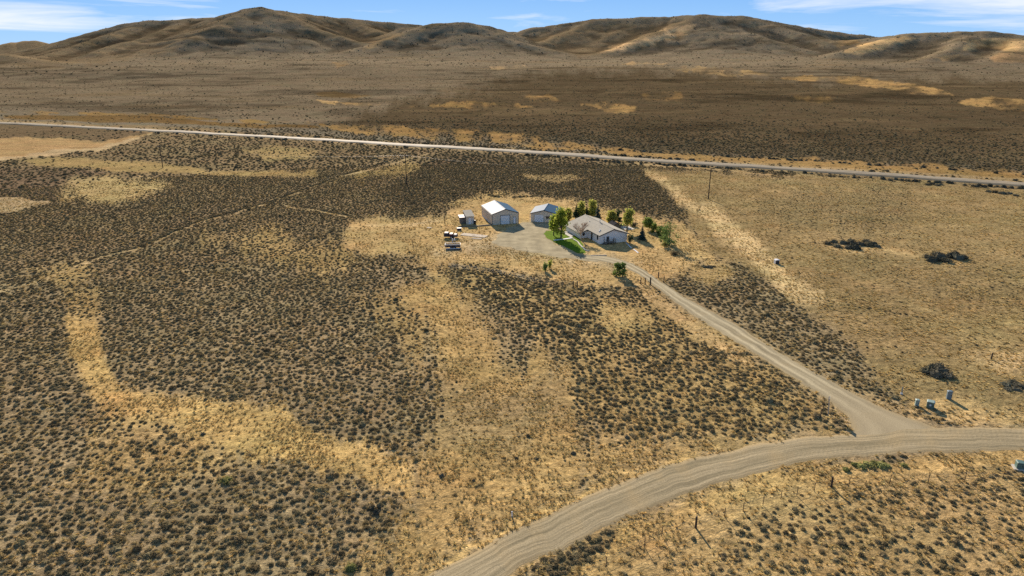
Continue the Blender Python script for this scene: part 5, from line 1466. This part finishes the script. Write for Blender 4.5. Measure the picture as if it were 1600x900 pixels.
fence('yard_fence', 'wire fence left of the driveway gate, with paired posts', [(1001, 443.5), (1008, 444), (895.5, 449), (902, 449)],
      [(715, 420), (745, 424), (775, 428), (805, 434), (835, 442), (865, 446), (925, 452), (950, 450), (975, 447)],
      [(700, 418), (715, 420), (745, 424), (775, 428), (805, 434), (835, 442), (865, 446), (895.5, 449), (902, 449), (925, 452), (950, 450), (975, 447), (1001, 443.5), (1008, 444)])
fence('side_fence', 'wire fence right of the driveway gate, running into the right field', [(1028.5, 434), (1037, 441.5)],
      [(1060, 447), (1085, 452), (1110, 456)], [(1028.5, 434), (1037, 441.5), (1060, 447), (1085, 452), (1110, 456)])
fence('field_fence', 'long old fence crossing the left brush field towards the highway', [(297, 346), (150, 400)],
      [(40, 436), (75, 424), (110, 412), (190, 391), (225, 381), (260, 362), (335, 337), (375, 327), (420, 314), (475, 296), (530, 274), (580, 259), (630, 246), (678, 236.5)],
      [(0, 446), (40, 436), (75, 424), (110, 412), (150, 400), (190, 391), (225, 381), (260, 362), (297, 346), (335, 337), (375, 327), (420, 314), (475, 296), (530, 274), (580, 259), (630, 246), (678, 236.5)])
def post(px_, h_, r_, mat, label, name='post', tilt=(0, 0), cat='post'):
    o = MB().tube([(0, 0, -.1), (0, 0, h_ * .5), (0, 0, h_ - .05), (0, 0, h_)], [r_, r_, r_ * .95, r_ * .6], 7).build(name, mat, None, G(*px_))
    o.rotation_euler = (tilt[0], tilt[1], 0)
    return tag(o, label, cat)
post((1016, 444.5), 1.75, .17, M['pole'], 'single stout dark gatepost at the left edge of the driveway', 'gatepost')
post((694.7, 349), 2.2, .07, M['pole'], 'thin dark post standing above the loaded trailer', 'post')
post((1548.5, 562), 1.3, .12, M['pole'], 'short dark stump post on the pale patch far right', 'post')
post((1186.5, 429), 1.3, .05, M['steel_rust'], 'left one of two thin stakes on the right field', 'stake', cat='stake')
post((1193.5, 430), 1.3, .05, M['steel_rust'], 'right one of two thin stakes on the right field', 'stake', cat='stake')

# road sign seen edge-on, with its posts
sg = empty('road_sign', G(1294, 647), R(90 - 27), 'road sign on leaning wooden posts, seen edge-on at the junction', 'road sign')
for x in (-.32, .32):
    MB().tube([(x, 0, -.1), (x, .10, 1.4), (x, .26, 2.75)], [.085, .08, .075], 6).build('post', M['wood_pale'], sg)
MB().box(-.55, .55, .12, .15, 1.85, 2.7).build('sign_panel', M['sign_back'], sg)
MB().box(-.5, .5, .10, .117, 2.1, 2.16).build('batten', M['wood_tan'], sg)
post((1281.3, 653.5), 1.5, .06, M['steel_rust'], 'rusty steel post left of the edge-on road sign', 'steel_post', (0, .05))
post((1286.5, 636.5), 1.2, .05, M['steel_rust'], 'thin rusty post behind the edge-on road sign', 'steel_post', (.03, -.04))

# utility cluster right of the junction
mk = empty('marker_post', G(1408.5, 616), 0, 'slim dark marker post on a white base near the utility boxes', 'marker')
MB().box(-.07, .07, -.03, .03, .1, 1.25).build('post', M['blue_box'], mk)
MB().tube([(0, 0, -.05), (0, 0, .22)], [.22, .17], 8).build('base', M['trim_white'], mk)
def cabinet(name, px_, w, d, h_, rz, mat, lid, label, pad_=0, extra=None):
    t = empty(name, G(*px_), R(rz), label, 'utility box')
    z = 0
    if pad_:
        MB().box(-w / 2 - pad_, w / 2 + pad_, -d / 2 - pad_, d / 2 + pad_, -.05, .16).build('concrete_pad', M['concrete'], t); z = .16
    MB().box(-w / 2, w / 2, -d / 2, d / 2, z, z + h_).build('cabinet', mat, t)
    MB().prism([(-w / 2 - .04, z + h_ + .002), (w / 2 + .04, z + h_ + .002), (w / 2 + .04, z + h_ + .05), (w / 2 - .08, z + h_ + .12), (-w / 2 + .08, z + h_ + .12), (-w / 2 - .04, z + h_ + .05)], -d / 2 - .04, d / 2 + .04).build('lid', lid, t)
    dr = MB().box(-w / 2 + .05, w / 2 - .05, -d / 2 - .025, -d / 2, z + .06, z + h_ - .06).build('door', mat, t)
    MB().box(w * .25, w * .25 + .05, -d / 2 - .06, -d / 2 - .025, z + h_ * .45, z + h_ * .6).build('handle', M['trim_dark'], dr)
    if extra: MB().box(-.13, .1, -d / 2 - .032, -d / 2 - .026, z + h_ * .45, z + h_ * .72).build('sticker', M['label'], dr)
    return t
cabinet('telecom_pedestal', (1432, 634), .52, .42, .95, -18, M['green_pale'], M['green_pale'], 'narrow pale green pedestal, left one of the utility boxes')
cabinet('transformer', (1453, 636.5), 1.0, .85, .95, -32, M['green_box'], M['green_pale'], 'squat green transformer with a white sticker between the other utility boxes', 0, True)
cabinet('meter_cabinet', (1482, 623), .68, .35, 1.25, -12, M['blue_box'], M['blue_box'], 'tall blue-grey cabinet behind the squat green transformer')
cabinet('pad_transformer', (1592, 732), .85, .75, .75, -18, M['green_box'], M['green_box'], 'green transformer on a concrete pad at the right edge below the road', .28)
wc = empty('well_cap', G(1213.2, 412), R(10), 'small white well housing with dark front on the right field', 'well')
MB().box(-.5, .5, -.45, .45, 0, .95).build('housing', M['trim_dark'], wc)
MB().prism([(-.58, .953), (.58, .953), (.5, 1.1), (0, 1.2), (-.5, 1.1)], -.52, .52).build('cap', M['trim_white'], wc)
MB().box(-.56, -.503, -.42, .42, .03, .93).build('side_panel', M['trim_white'], wc)
rf = empty('reflector_post', G(800, 807.5), R(20), 'small white delineator post on the verge above the county road', 'delineator')
MB().box(-.08, .08, -.03, .03, 0, .75).build('post', M['trim_white'], rf)
MB().box(-.06, .06, -.04, -.032, .5, .68).build('reflector', M['steel_pale'], rf)
